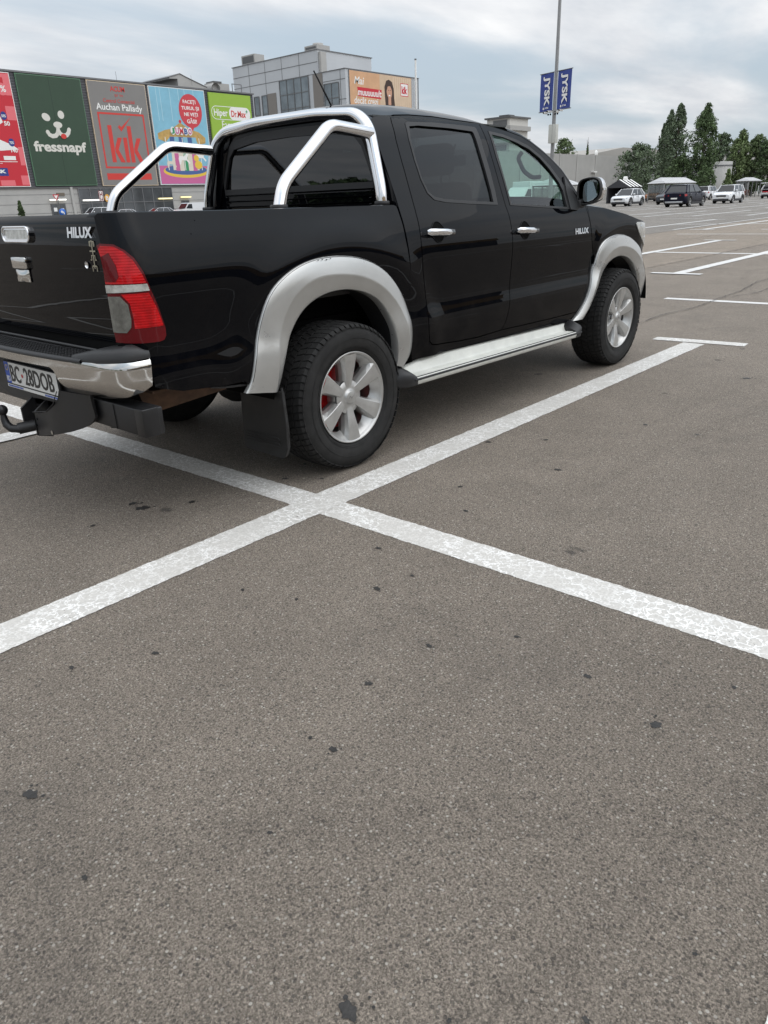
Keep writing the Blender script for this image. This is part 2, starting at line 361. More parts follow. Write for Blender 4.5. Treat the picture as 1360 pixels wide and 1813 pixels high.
# ================================================================ GROUND
def asphalt():
    m = bpy.data.materials.new('asphalt'); m.use_nodes = True; t = m.node_tree; b = t.nodes['Principled BSDF']; b.inputs['Roughness'].default_value = .82; b.inputs['Specular IOR Level'].default_value = .35
    n_ = t.nodes.new; l_ = t.links.new
    g = n_('ShaderNodeTexCoord'); P = g.outputs['Object']
    def noise(sc_, det=3, ro=.6, dist=0):
        n = n_('ShaderNodeTexNoise'); n.inputs['Scale'].default_value = sc_; n.inputs['Detail'].default_value = det; n.inputs['Roughness'].default_value = ro; n.inputs['Distortion'].default_value = dist; l_(P, n.inputs[0]); return n.outputs[0]
    def vor(sc_, feat='F1', rnd=1):
        n = n_('ShaderNodeTexVoronoi'); n.feature = feat; n.inputs['Scale'].default_value = sc_; n.inputs['Randomness'].default_value = rnd; l_(P, n.inputs[0]); return n
    def ma(op, a, b_=None, cl=False):
        n = n_('ShaderNodeMath'); n.operation = op; n.use_clamp = cl
        for i, v in enumerate((a, b_)):
            if v is None: continue
            if isinstance(v, (int, float)): n.inputs[i].default_value = v
            else: l_(v, n.inputs[i])
        return n.outputs[0]
    def mr(v, a, b_, c, d):
        n = n_('ShaderNodeMapRange'); l_(v, n.inputs[0])
        for i, x in enumerate((a, b_, c, d)): n.inputs[i+1].default_value = x
        return n.outputs[0]
    def mixc(f, a, b_):
        n = n_('ShaderNodeMix'); n.data_type = 'RGBA'; l_(f, n.inputs[0]) if not isinstance(f, float) else setattr(n.inputs[0], 'default_value', f)
        for i, v in ((6, a), (7, b_)):
            if isinstance(v, tuple): n.inputs[i].default_value = (*v, 1)
            else: l_(v, n.inputs[i])
        return n.outputs[2]
    sp = n_('ShaderNodeSeparateXYZ'); l_(P, sp.inputs[0])
    # strips laid by the paver: warm in the near strips, greyer beyond the joints at y=2.2 and y=7.2
    wob = ma('MULTIPLY', ma('SUBTRACT', noise(1.5), .5), .25)
    yy = ma('ADD', sp.outputs[1], wob)
    s1 = ma('MULTIPLY', ma('MULTIPLY', ma('GREATER_THAN', yy, 2.2), ma('LESS_THAN', yy, 7.17)), ma('GREATER_THAN', sp.outputs[0], 9.0))
    s2 = ma('MULTIPLY', ma('GREATER_THAN', yy, 7.17), ma('GREATER_THAN', sp.outputs[0], 9.0))
    base = mixc(s1, (.226, .192, .157), (.256, .214, .171)); base = mixc(s2, base, (.204, .186, .165))
    big = mr(noise(.35, 4, .6), .3, .7, .90, 1.10); mid = mr(noise(3.0, 5, .65), .3, .7, .92, 1.08); fine = mr(noise(170., 4, .85), .34, .66, .42, 1.62)
    vv = vor(290.); cellv = mr(vv.outputs['Color'], 0, 1, .42, 1.52)
    v2 = vor(105.); cs = n_('ShaderNodeSeparateColor'); l_(v2.outputs['Color'], cs.inputs[0])
    tone = ma('MULTIPLY', ma('MULTIPLY', big, mid), ma('MULTIPLY', fine, cellv))
    sc1 = n_('ShaderNodeVectorMath'); sc1.operation = 'SCALE'; l_(base, sc1.inputs[0]); l_(tone, sc1.inputs['Scale'])
    # exposed light and dark aggregate stones
    stone = ma('MULTIPLY', ma('GREATER_THAN', cs.outputs[0], .84), ma('LESS_THAN', v2.outputs['Distance'], .34))
    stc = mixc(cs.outputs[1], (.34, .31, .27), (.58, .54, .48))
    col = mixc(ma('MULTIPLY', stone, .75), sc1.outputs[0], stc)
    dst = ma('MULTIPLY', ma('LESS_THAN', cs.outputs[0], .13), ma('LESS_THAN', v2.outputs['Distance'], .42))
    col = mixc(ma('MULTIPLY', dst, .6), col, (.05, .046, .042))
    v3 = vor(14.); c3 = n_('ShaderNodeSeparateColor'); l_(v3.outputs['Color'], c3.inputs[0])
    peb = ma('MULTIPLY', ma('GREATER_THAN', c3.outputs[0], .955), ma('LESS_THAN', v3.outputs['Distance'], ma('MULTIPLY', c3.outputs[1], .12)))
    col = mixc(peb, col, (.45, .40, .32))
    # oil spots
    dn = n_('ShaderNodeVectorMath'); dn.operation = 'ADD'; nn = n_('ShaderNodeTexNoise'); nn.inputs['Scale'].default_value = 18; l_(P, nn.inputs[0]); ns = n_('ShaderNodeVectorMath'); ns.operation = 'SCALE'; l_(nn.outputs['Color'], ns.inputs[0]); ns.inputs['Scale'].default_value = .10
    l_(P, dn.inputs[0]); l_(ns.outputs[0], dn.inputs[1])
    v4 = n_('ShaderNodeTexVoronoi'); v4.inputs['Scale'].default_value = 2.3; l_(dn.outputs[0], v4.inputs[0]); c4 = n_('ShaderNodeSeparateColor'); l_(v4.outputs['Color'], c4.inputs[0])
    spot = ma('MULTIPLY', mr(ma('SUBTRACT', v4.outputs['Distance'], ma('MULTIPLY', c4.outputs[1], .085)), -.01, .03, 1, 0), mr(c4.outputs[0], .45, .5, 0, 1), True)
    col = mixc(ma('MULTIPLY', spot, .62), col, (.028, .026, .025))
    # soft stains
    st = mr(noise(1.1, 5, .7, .6), .56, .72, 0, .26); col = mixc(st, col, (.07, .063, .058))
    l_(col, b.inputs['Base Color'])
    h = ma('ADD', ma('MULTIPLY', fine, .5), ma('MULTIPLY', vv.outputs['Distance'], -.9)); h = ma('ADD', h, ma('MULTIPLY', v2.outputs['Distance'], -.4))
    bp = n_('ShaderNodeBump'); bp.inputs['Strength'].default_value = 1; bp.inputs['Distance'].default_value = .0038; l_(h, bp.inputs['Height']); l_(bp.outputs[0], b.inputs['Normal'])
    return m
ASPH = asphalt()
mb = MB()
gx = [-600, -60, -20, -8, -4, 0, 4, 8, 16, 32, 64, 130, 300, 900]; gy = [-600, -60, -20, -8, -4, 0, 4, 8, 16, 32, 64, 130, 300, 900]
mb.add([(x, y, 0) for y in gy for x in gx], [(j*14+i, j*14+i+1, (j+1)*14+i+1, (j+1)*14+i) for j in range(13) for i in range(13)], ASPH)
tag(mb.build('car_park_ground'), 'brown grey worn asphalt of the car park', None, None, 'structure')

def linepaint(name, ca, cb, wear):
    m = bpy.data.materials.new(name); m.use_nodes = True; t = m.node_tree; b = t.nodes['Principled BSDF']; b.inputs['Roughness'].default_value = .7
    n_ = t.nodes.new; l_ = t.links.new; P = n_('ShaderNodeTexCoord').outputs['Object']
    nn = n_('ShaderNodeTexNoise'); nn.inputs['Scale'].default_value = 30; nn.inputs['Detail'].default_value = 3; l_(P, nn.inputs[0])
    ns = n_('ShaderNodeVectorMath'); ns.operation = 'SCALE'; l_(nn.outputs['Color'], ns.inputs[0]); ns.inputs['Scale'].default_value = .09
    ad = n_('ShaderNodeVectorMath'); ad.operation = 'ADD'; l_(P, ad.inputs[0]); l_(ns.outputs[0], ad.inputs[1])
    v = n_('ShaderNodeTexVoronoi'); v.feature = 'DISTANCE_TO_EDGE'; v.inputs['Scale'].default_value = 22; l_(ad.outputs[0], v.inputs[0])
    mr = n_('ShaderNodeMapRange'); l_(v.outputs['Distance'], mr.inputs[0]); mr.inputs[1].default_value = .02; mr.inputs[2].default_value = .09; mr.inputs[3].default_value = .9; mr.inputs[4].default_value = 0
    big = n_('ShaderNodeTexNoise'); big.inputs['Scale'].default_value = 5; big.inputs['Detail'].default_value = 5; l_(P, big.inputs[0])
    mul = n_('ShaderNodeMath'); mul.operation = 'MULTIPLY'; l_(mr.outputs[0], mul.inputs[0]); mb_ = n_('ShaderNodeMapRange'); l_(big.outputs[0], mb_.inputs[0]); mb_.inputs[1].default_value = .35; mb_.inputs[2].default_value = .6; mb_.inputs[3].default_value = .2; mb_.inputs[4].default_value = 1; l_(mb_.outputs[0], mul.inputs[1])
    mx_ = n_('ShaderNodeMix'); mx_.data_type = 'RGBA'; l_(mul.outputs[0], mx_.inputs[0]); mx_.inputs[6].default_value = (*ca, 1); mx_.inputs[7].default_value = (*cb, 1)
    fn_ = n_('ShaderNodeTexNoise'); fn_.inputs['Scale'].default_value = 120; fn_.inputs['Detail'].default_value = 4; l_(P, fn_.inputs[0])
    fm_ = n_('ShaderNodeMapRange'); l_(fn_.outputs[0], fm_.inputs[0]); fm_.inputs[1].default_value = .3; fm_.inputs[2].default_value = .7; fm_.inputs[3].default_value = .86; fm_.inputs[4].default_value = 1.1
    sc_ = n_('ShaderNodeVectorMath'); sc_.operation = 'SCALE'; l_(mx_.outputs[2], sc_.inputs[0]); l_(fm_.outputs[0], sc_.inputs['Scale'])
    # paint worn off in specks: asphalt shows
    w2 = n_('ShaderNodeTexNoise'); w2.inputs['Scale'].default_value = 70; w2.inputs['Detail'].default_value = 6; w2.inputs['Roughness'].default_value = .75; l_(P, w2.inputs[0])
    wa = n_('ShaderNodeMath'); wa.operation = 'ADD'; l_(w2.outputs[0], wa.inputs[0]); wb = n_('ShaderNodeMapRange'); l_(big.outputs[0], wb.inputs[0]); wb.inputs[1].default_value = .3; wb.inputs[2].default_value = .7; wb.inputs[3].default_value = -.08; wb.inputs[4].default_value = .08; l_(wb.outputs[0], wa.inputs[1])
    wg = n_('ShaderNodeMapRange'); l_(wa.outputs[0], wg.inputs[0]); wg.inputs[1].default_value = wear; wg.inputs[2].default_value = wear+.05; wg.inputs[3].default_value = 0; wg.inputs[4].default_value = .85
    m2 = n_('ShaderNodeMix'); m2.data_type = 'RGBA'; l_(wg.outputs[0], m2.inputs[0]); l_(sc_.outputs[0], m2.inputs[6]); m2.inputs[7].default_value = (.13, .118, .105, 1)
    l_(m2.outputs[2], b.inputs['Base Color'])
    bp = n_('ShaderNodeBump'); bp.inputs['Distance'].default_value = .003; bp.inputs['Strength'].default_value = .6; l_(fn_.outputs[0], bp.inputs['Height']); l_(bp.outputs[0], b.inputs['Normal'])
    return m
LP = linepaint('line_paint', (.53, .51, .475), (.84, .83, .81), .65)
LP2 = linepaint('line_paint_far', (.60, .59, .57), (.74, .735, .71), .66)
def pline(mb, a, b, w_, z, mat=None, jag=.0022, step=.007):
    a = Vector(a); b = Vector(b); L = (b-a).length; d = (b-a)/L; n = Vector((-d.y, d.x)); k = max(1, min(1500, int(L/step)))
    v = []; ja = jb = 0
    for i in range(k+1):
        p = a+d*L*i/k
        ja = ja*.6+random.uniform(-jag, jag); jb = jb*.6+random.uniform(-jag, jag)
        q = p+n*(w_/2+ja); r = p-n*(w_/2+jb); v += [(q.x, q.y, z), (r.x, r.y, z)]
    mb.add(v, [(2*i, 2*i+1, 2*i+3, 2*i+2) for i in range(k)], mat or LP)
mb = MB()      # near marks: the bay centre line and the bay divider cross beside the truck
pline(mb, (-.742, 7.5), (-.487, -1.0), .165, .0016); pline(mb, (-.487, -1.0), (-.435, -4.2), .165, .0016); pline(mb, (-.435, -4.2), (-.40, -12), .165, .0016)
pline(mb, (-5.3, -1.11), (-.6, -1.10), .185, .0030); pline(mb, (-.6, -1.10), (4.28, -1.075), .19, .0030)
pline(mb, (4.355, -.68), (4.42, -1.485), .155, .0044, jag=.002)
for y in (1.28, 3.63, 5.98, -3.47, -5.82):
    pline(mb, (-5.3, y), (4.3, y), .185, .008); pline(mb, (4.36, y-.4), (4.36, y+.4), .15, .012)
    pline(mb, (-5.36, y-.4), (-5.36, y+.4), .15, .012)
tag(mb.build('bay_marking_lines'), 'cracked white bay lines crossing beside the black pickup', None, None, 'structure')
mb = MB()
FARJ = dict(jag=.004, step=.05)
def row(x0, xc, x1, ys, wc=.22, yc=None):
    for y in ys:
        pline(mb, (x0, y), (x1, y), .20, .008, LP2, **FARJ)
        for xe in (x0, x1): pline(mb, (xe, y-.42), (xe, y+.42), .17, .012, LP2, **FARJ)
    pline(mb, (xc, (yc or (min(ys), max(ys)))[0]), (xc, (yc or (min(ys), max(ys)))[1]), .20, .004, LP2, **FARJ)
row(10.25, 14.85, 19.3, [1.42+2.35*k for k in range(-4, 1)]+[3.76], yc=(-8, 3.76))
row(25.2, 29.8, 34.6, [6.35, 4.0, 1.65, 9.1], yc=(-2, 9.1))
row(39.7, 44.5, 49.6, [12.1, 9.35, 6.7, 4.3, 14.8, 17.2], yc=(2, 17.2))
row(54.8, 59.6, 64.4, [15.2, 12.8, 10.4, 8, 17.6, 20, 22.4, 24.8], yc=(5, 24.8))
row(69.6, 74.4, 79.2, [15.2, 17.6, 20, 22.4, 24.8, 27.2, 29.6, 12.8], yc=(10, 30))
for k in range(3): row(84.5+15*k, 89.3+15*k, 94+15*k, [16+2.4*j for j in range(7)], yc=(16, 30.4))
for (x, y0, y1) in ((7.2, .36, -3), (22.45, 6.15, 2.9), (36.1, 12.26, 10.2), (52.2, 15.2, 11.8), (36.1, 7, 4), (67, 20, 16), (67, 13, 10)):
    pline(mb, (x-.02, y0), (x+.04, y1), .15, .004, LP2, **FARJ)
pline(mb, (25.3, 7.4), (36.5, 7.35), .12, .004, LP2, **FARJ)
for x0 in (-20.4, -35.4): row(x0, x0+4.8, x0+9.6, [1.28+2.35*k for k in range(-8, 8)])
tag(mb.build('far_bay_marking_lines'), 'rows of white bay lines across the far car park', None, None, 'structure')
# dark joints and cracks in the asphalt
CRK = pm('crack_fill', (.028, .026, .025), .9)
mb = MB()
def crack(pts, w_, jit, seed, z=.0135):
    r_ = random.Random(seed); P = []
    for i in range(len(pts)-1):
        a, b = pts[i], pts[i+1]; k = max(2, int(math.hypot(b[0]-a[0], b[1]-a[1])/.03))
        for j in range(k): P.append((a[0]+(b[0]-a[0])*j/k, a[1]+(b[1]-a[1])*j/k))
    ox = oy = 0; v = []
    for i, (x, y) in enumerate(P):
        ox = ox*.93+r_.uniform(-jit, jit); oy = oy*.93+r_.uniform(-jit, jit)
        ww = w_*(.25+abs(math.sin(i*.21+seed))*.6+r_.random()*.6)/2
        a = P[min(i+1, len(P)-1)]; b = P[max(i-1, 0)]; t = Vector((a[0]-b[0], a[1]-b[1])).normalized()
        v += [(x+ox-t.y*ww, y+oy+t.x*ww, z), (x+ox+t.y*ww, y+oy-t.x*ww, z)]
    mb.add(v, [(2*i, 2*i+1, 2*i+3, 2*i+2) for i in range(len(P)-1)], CRK)
crack([(4.9, -.19), (5.39, -.2), (5.9, -.21), (6.35, -.27), (7.03, -.26), (7.78, -.23), (8.26, -.23), (9.49, -.1), (12, -.2)], .011, .008, 1, .0135)
crack([(7.4, -.25), (8.0, -.45), (9.5, -.55)], .012, .01, 5)
crack([(9.0, 2.27), (14.3, 2.22), (22, 2.2)], .02, .003, 2); crack([(15, 7.1), (22, 7.0), (29, 7.17), (60, 7.2)], .03, .006, 3)
crack([(9.0, 4.7), (30, 4.72)], .012, .003, 8)
tag(mb.build('asphalt_cracks'), 'thin dark cracks and paving joints in the asphalt', None, None, 'structure')
STAINS = [(-1.02, -0.382, 0.0213, 0.9), (-1.023, -0.47, 0.0326, 0.9), (-0.834, -0.596, 0.0188, 0.9), (-0.927, -1.863, 0.0156, 0.9), (-2.202, -1.883, 0.0201, 0.9), (-2.08, -2.827, 0.02, 0.9), (-1.628, -2.338, 0.0123, 0.9), (-1.026, -2.932, 0.0173, 0.9), (-1.669, -1.588, 0.0123, 0.9), (-1.877, -1.454, 0.0106, 0.9), (-0.673, -1.642, 0.0136, 0.9), (-1.102, -2.237, 0.012, 0.9), (-1.365, -2.222, 0.0126, 0.9), (-1.635, -2.261, 0.0076, 0.9), (-1.832, -3.146, 0.0073, 0.9), (-1.982, -2.97, 0.0057, 0.9), (-1.273, -0.474, 0.0133, 0.9), (-0.148, -1.698, 0.0128, 0.9), (0.569, -1.758, 0.0192, 0.9), (0.974, -1.454, 0.0162, 0.9), (1.578, -1.783, 0.0167, 0.9), (0.082, -1.501, 0.0139, 0.9), (0.752, -1.214, 0.019, 0.9), (-0.889, -2.423, 0.0091, 0.9), (-1.235, -1.481, 0.0089, 0.9), (-1.161, -1.689, 0.0086, 0.9), (-0.943, -2.694, 0.0123, 0.9), (-0.738, -3.035, 0.0079, 0.9), (-1.91, -2.421, 0.0065, 0.9), (-0.353, -0.719, 0.0174, 0.9), (-0.259, -1.011, 0.0192, 0.9), (-0.241, -0.872, 0.0123, 0.9), (-0.135, -0.634, 0.0131, 0.9), (3.118, -1.886, 0.0299, 0.9), (1.547, -2.099, 0.0131, 0.9), (-0.773, -1.9, 0.0089, 0.9), (-2.238, -2.211, 0.0082, 0.9), (-1.597, -3.242, 0.0052, 0.9)]
# oil spots on the near asphalt
STN = pm('oil_stain', (.022, .020, .018), .55, var=.5, vscale=60, bump=.002, bscale=200)
mb = MB(); rs_ = random.Random(3)
for (x, y, r_, e_) in STAINS:
    n = 22; ph = rs_.random()*6; P = []
    for k in range(n):
        t = 2*math.pi*k/n; q = r_*.85*(1+.22*math.sin(2*t+ph)+.16*math.sin(5*t+ph*2)+rs_.uniform(-.14, .14)); P.append((x+q*math.cos(t)*e_, y+q*math.sin(t), .0022))
    mb.poly(P, STN)
    for _ in range(3): t = rs_.random()*6.3; d_ = r_*rs_.uniform(1.2, 2.2); c_ = (x+d_*math.cos(t), y+d_*math.sin(t)); q = r_*rs_.uniform(.1, .25); mb.poly([(c_[0]+q*math.cos(u), c_[1]+q*math.sin(u), .0022) for u in [k*.9 for k in range(7)]], STN)
tag(mb.build('oil_stains'), 'small dark oil spots on the near asphalt', None, None, 'structure')
# faint curved tyre scuffs
SCF = bpy.data.materials.new('tyre_scuff'); SCF.use_nodes = True; _t = SCF.node_tree; _b = _t.nodes['Principled BSDF']; _b.inputs['Base Color'].default_value = (.045, .04, .036, 1); _b.inputs['Roughness'].default_value = .8
_n = _t.nodes.new('ShaderNodeTexNoise'); _n.inputs['Scale'].default_value = 22; _n.inputs['Detail'].default_value = 7; _n.inputs['Roughness'].default_value = .8; _t.links.new(_t.nodes.new('ShaderNodeTexCoord').outputs['Object'], _n.inputs[0])
_m = _t.nodes.new('ShaderNodeMapRange'); _t.links.new(_n.outputs[0], _m.inputs[0]); _m.inputs[1].default_value = .46; _m.inputs[2].default_value = .72; _m.inputs[3].default_value = 0; _m.inputs[4].default_value = .2; _t.links.new(_m.outputs[0], _b.inputs['Alpha'])
mb = MB()
for (x0, y0, x1, y1, bow, w_) in ((.15, -2.0, 3.9, -2.55, .12, .10), (.4, -1.72, 4.6, -2.35, .12, .06), (-2.6, -1.9, -.7, -4.2, .25, .13), (-2.3, -2.9, .2, -3.3, -.1, .09), (6.2, -1.5, 11.5, .6, .3, .14), (12, .2, 24, 3.2, .8, .2)):
    v = []; n = 40
    for i in range(n+1):
        t = i/n; x = x0+(x1-x0)*t; y = y0+(y1-y0)*t; L_ = math.hypot(x1-x0, y1-y0); nx, ny = -(y1-y0)/L_, (x1-x0)/L_; q = bow*4*t*(1-t); ww = w_*.5*math.sin(math.pi*min(1, .1+t*.9))**.5
        v += [(x+nx*(q+ww), y+ny*(q+ww), .0012), (x+nx*(q-ww), y+ny*(q-ww), .0012)]
    mb.add(v, [(2*i, 2*i+1, 2*i+3, 2*i+2) for i in range(n)], SCF)
tag(mb.build('tyre_marks'), 'faint dark tyre marks on the near asphalt', None, None, 'structure')
# paved apron and kerb before the mall
CONC = pm('concrete_paving', (.30, .29, .27), .85, var=.12, vscale=2)
mb = MB(); mb.box((20, 104, 0.0), (160, 110, .14), CONC); tag(mb.build('mall_pavement'), 'pale kerbed pavement in front of the mall', None, None, 'structure')

# ================================================================ PICKUP TRUCK
ZK = [.1, .30, .40, .50, .60, .66, .70, .74, .80, .90, 1.0, 1.06, 1.12, 1.18, 1.22, 1.45, 1.62, 1.70, 1.8]
YK = [.78, .81, .83, .850, .864, .868, .864, .855, .853, .858, .864, .861, .850, .833, .816, .725, .650, .60, .50]
_z = np.linspace(.1, 1.8, 1701); _k = np.exp(-.5*(np.arange(-45, 46)/15.)**2); _k /= _k.sum()
_ys = np.convolve(np.pad(np.interp(_z, ZK, YK), 45, mode='edge'), _k, mode='valid')
RX, RR, FX, FA, FB = -1.02, .13, 3.30, .62, .60
def F(s, z, off=0.):
    y = float(np.interp(z, _z, _ys))
    if z > .42:
        y += .014*math.exp(-((math.hypot(s, z-.42)-.70)/.09)**2)
        if s > 2.6: y += .014*math.exp(-((math.hypot(s-3.085, z-.42)-.66)/.09)**2)
    y += off; x = s
    if s < RX:
        th = (RX-s)/RR; Rr = RR+off
        if th < math.pi/2: x = RX-Rr*math.sin(th); y = y-off-RR+Rr*math.cos(th)
        else: x = RX-Rr; y = y-off-RR-(th-math.pi/2)*RR
    if s > FX:
        th = min((s-FX)/FA, math.pi/2); x = FX+(FA+off)*math.sin(th); y -= FB*(1-math.cos(th))
    return (x, -y, z)
TR = thing('pickup_truck', 'black double cab pickup with silver arch flares, chrome roll bar and tow ball', 'pickup truck', (0, 0, 0))
def both(mb, name, parents=None, mir=True):
    """build the right-hand part and its mirrored twin"""
    pr, pl_ = parents if parents else (TR, TR)
    a = mb.build(name, pr); b = mb.build(name, pl_, mirror=True) if mir else None
    return a, b
BK, CH = MT['black'], MT['chrome']
# ---- bed
bed = MB()
archr = [(-.56+.0, .50), (-.50, .62), (-.44, .75), (-.36, .86), (-.25, .93), (-.1, .97), (.05, .965), (.19, .925), (.30, .85), (.385, .76), (.43, .66), (.45, .50)]
bed_out = [(.482, 1.245), (.478, 1.262), (.46, 1.268)]+[(-.6, 1.274), (-1.10, 1.281), (-1.16, 1.282), (-1.18, 1.27), (-1.195, 1.18), (-1.222, 1.07), (-1.222, .967), (-1.214, .80), (-1.104, .77), (-1.095, .722), (-1.086, .635), (-.967, .60), (-.771, .582), (-.66, .583)]+archr+[(.500, .50), (.505, .70), (.503, .895), (.488, 1.005), (.482, 1.103), (.484, 1.167)]
panel(bed, BK, F, bed_out, res=.028, depth=.03)
# rail top
rl = dens([(.46, 0), (-1.02, 0), (-1.224, 0)], .04, False)
def railz(s): return np.interp(s, [-1.2, -1.1, -.6, .48], [1.282, 1.282, 1.274, 1.267])
rings = []
for s, _ in rl:
    z = float(railz(s)); x, y, _z0 = F(s, z-.012)
    inn = F(s, z, -.13)
    a = Vector((x, y, z-.014)); b = Vector(inn)
    rings.append([tuple(a), tuple(a*.97+b*.03+Vector((0, 0, .006))), tuple(a*.88+b*.12+Vector((0, 0, .015))), (b.x, b.y, z+.001), (b.x, b.y, z-.06)])
bed.loft(rings, BK, closed=False, caps=False)
both(bed, 'bed_side')
liner = MB()
liner.box((-1.13, -.70, .86), (.46, .70, .88), MT['plastic'])
liner.box((.43, -.74, .86), (.46, .74, 1.262), BK)
for sg in (-1, 1): liner.box((-1.12, sg*.735-.008, .86), (.46, sg*.735+.008, 1.262), MT['plastic'])
liner.build('bed_liner', TR)
# ---- cab: edge line of the door tops, roof, A pillars
EDGE = [(.50, 1.672), (.55, 1.690), (.62, 1.700), (.733, 1.707), (.848, 1.716), (1.07, 1.718), (1.238, 1.711), (1.503, 1.702), (1.66, 1.685), (1.785, 1.668), (1.91, 1.645), (2.003, 1.612), (2.111, 1.562), (2.206, 1.51), (2.31, 1.437), (2.369, 1.371), (2.428, 1.302), (2.52, 1.212)]
cabo = [(.498, .468), (.496, 1.17), (.497, 1.30), (.492, 1.45), (.492, 1.60)]+EDGE+[(2.522, 1.14), (2.535, 1.06), (2.558, .978), (2.597, .88), (2.600, .80), (2.57, .684), (2.54, .62), (2.49, .55), (2.42, .49), (2.31, .437), (1.54, .453), (.853, .465)]
rdoor = [(.700, 1.699), (.72, 1.703), (.85, 1.711), (1.07, 1.713), (1.24, 1.706), (1.497, 1.697), (1.497, 1.585), (1.489, 1.43), (1.489, 1.316), (1.489, 1.243), (1.496, 1.19), (1.497, 1.12), (1.499, 1.0), (1.499, .88), (1.49, .735), (1.472, .62), (1.452, .552), (1.422, .511), (1.154, .504), (.938, .512), (.72, .528), (.68, .537), (.66, .555), (.648, .60), (.640, .66), (.641, .734), (.631, .823), (.614, .944), (.609, 1.06), (.618, 1.163), (.625, 1.25), (.631, 1.377), (.636, 1.474), (.648, 1.581), (.672, 1.67), (.683, 1.69)]
fdoor = [(1.503, 1.697), (1.66, 1.68), (1.785, 1.663), (1.91, 1.640), (2.003, 1.607), (2.111, 1.557), (2.206, 1.505), (2.303, 1.435), (2.363, 1.37), (2.42, 1.302), (2.45, 1.25), (2.495, 1.213), (2.512, 1.137), (2.528, 1.059), (2.55, .978), (2.587, .885), (2.592, .80), (2.562, .684), (2.532, .621), (2.482, .55), (2.43, .507), (2.40, .499), (2.035, .500), (1.759, .505), (1.428, .511), (1.458, .552), (1.478, .62), (1.496, .735), (1.505, .88), (1.505, 1.0), (1.503, 1.12), (1.502, 1.19), (1.495, 1.243), (1.495, 1.316), (1.495, 1.43), (1.503, 1.585)]
rframe = [(.775, 1.667), (.802, 1.678), (1.034, 1.685), (1.30, 1.682), (1.425, 1.678), (1.440, 1.669), (1.438, 1.62), (1.432, 1.554), (1.430, 1.43), (1.422, 1.319), (1.408, 1.243), (1.13, 1.256), (.90, 1.270), (.808, 1.285), (.765, 1.318), (.743, 1.39), (.740, 1.483), (.752, 1.594)]
rglass = [(.793, 1.640), (.80, 1.654), (.88, 1.661), (1.162, 1.659), (1.38, 1.650), (1.388, 1.64), (1.388, 1.608), (1.382, 1.471), (1.378, 1.32), (1.370, 1.261), (1.139, 1.273), (.91, 1.288), (.82, 1.300), (.777, 1.328), (.757, 1.392), (.755, 1.483), (.767, 1.589)]
fframe = [(1.557, 1.660), (1.697, 1.648), (1.83, 1.622), (1.96, 1.588), (2.07, 1.535), (2.16, 1.468), (2.26, 1.365), (2.33, 1.285), (2.385, 1.205), (2.30, 1.192), (1.93, 1.214), (1.543, 1.238), (1.546, 1.372), (1.542, 1.507)]
fglass = [(1.578, 1.640), (1.696, 1.628), (1.82, 1.604), (1.955, 1.566), (2.06, 1.512), (2.14, 1.445), (2.215, 1.365), (2.238, 1.31), (2.236, 1.210), (1.97, 1.225), (1.68, 1.243), (1.562, 1.248), (1.562, 1.35), (1.563, 1.43), (1.569, 1.544)]
union = rdoor[:6]+fdoor[:25]+rdoor[18:]
cab = MB()
panel(cab, BK, F, cabo, [offp(union, .006)], res=.03, depth=.012)
# rear corner and back wall
cr_ = []
for i in range(9):
    zz = .86+i*(1.672-.86)/8
    x0, y0, _a = F(.495, zz)
    cr_.append([(x0, y0, zz), (x0-.006, y0+.02, zz), (x0-.008, y0+.05, zz), (x0+.0, y0+.10, zz)])
cab.loft(cr_, BK, closed=False, caps=False)
a_, b_ = both(cab, 'cab_side')
inn = MB(); panel(inn, MT['inner'], lambda s, z, o=0: F(s, z, o-.035), [(.53, .5), (.53, 1.64)]+[(x+(.02 if x < 1 else -.02), z-.02) for x, z in EDGE[2:]]+[(2.5, 1.1), (2.54, .8), (2.42, .5)], [offp(rframe, .012), offp(fframe, .012)], res=.06, depth=0)
both(inn, 'cab_lining')
# roof and screen pillars
ro = MB()
secs = []
for (x, z) in dens(EDGE[:10], .05, False):
    ye = -F(x, z)[1]; h = .085*min(1, .35+max(0, (x-.5))/.25*.65)*(1 if x < 1.5 else 1-.25*((x-1.5)/.285)**2)
    secs.append([(x, -ye*math.cos(t), z+h*math.sin(t)**.8 if 0 < t < math.pi else z) for t in [math.pi*k/32 for k in range(33)]])
def supr(x, z, ye, h): return [(x+(.0), -ye*u, z+h*(1-abs(u)**3.2)) for u in [math.cos(math.pi*k/36) for k in range(37)]]
secs = []
for (x, z) in dens(EDGE[:10], .04, False):
    ye = -F(x, z)[1]; t = min(1, (x-.5)/.22); h = .088*(.25+.75*math.sin(t*math.pi/2))*(1-.5*max(0, (x-1.25)/.535)**2)
    secs.append(supr(x, z, ye, h))
ro.loft(secs, BK, closed=False, caps=False)
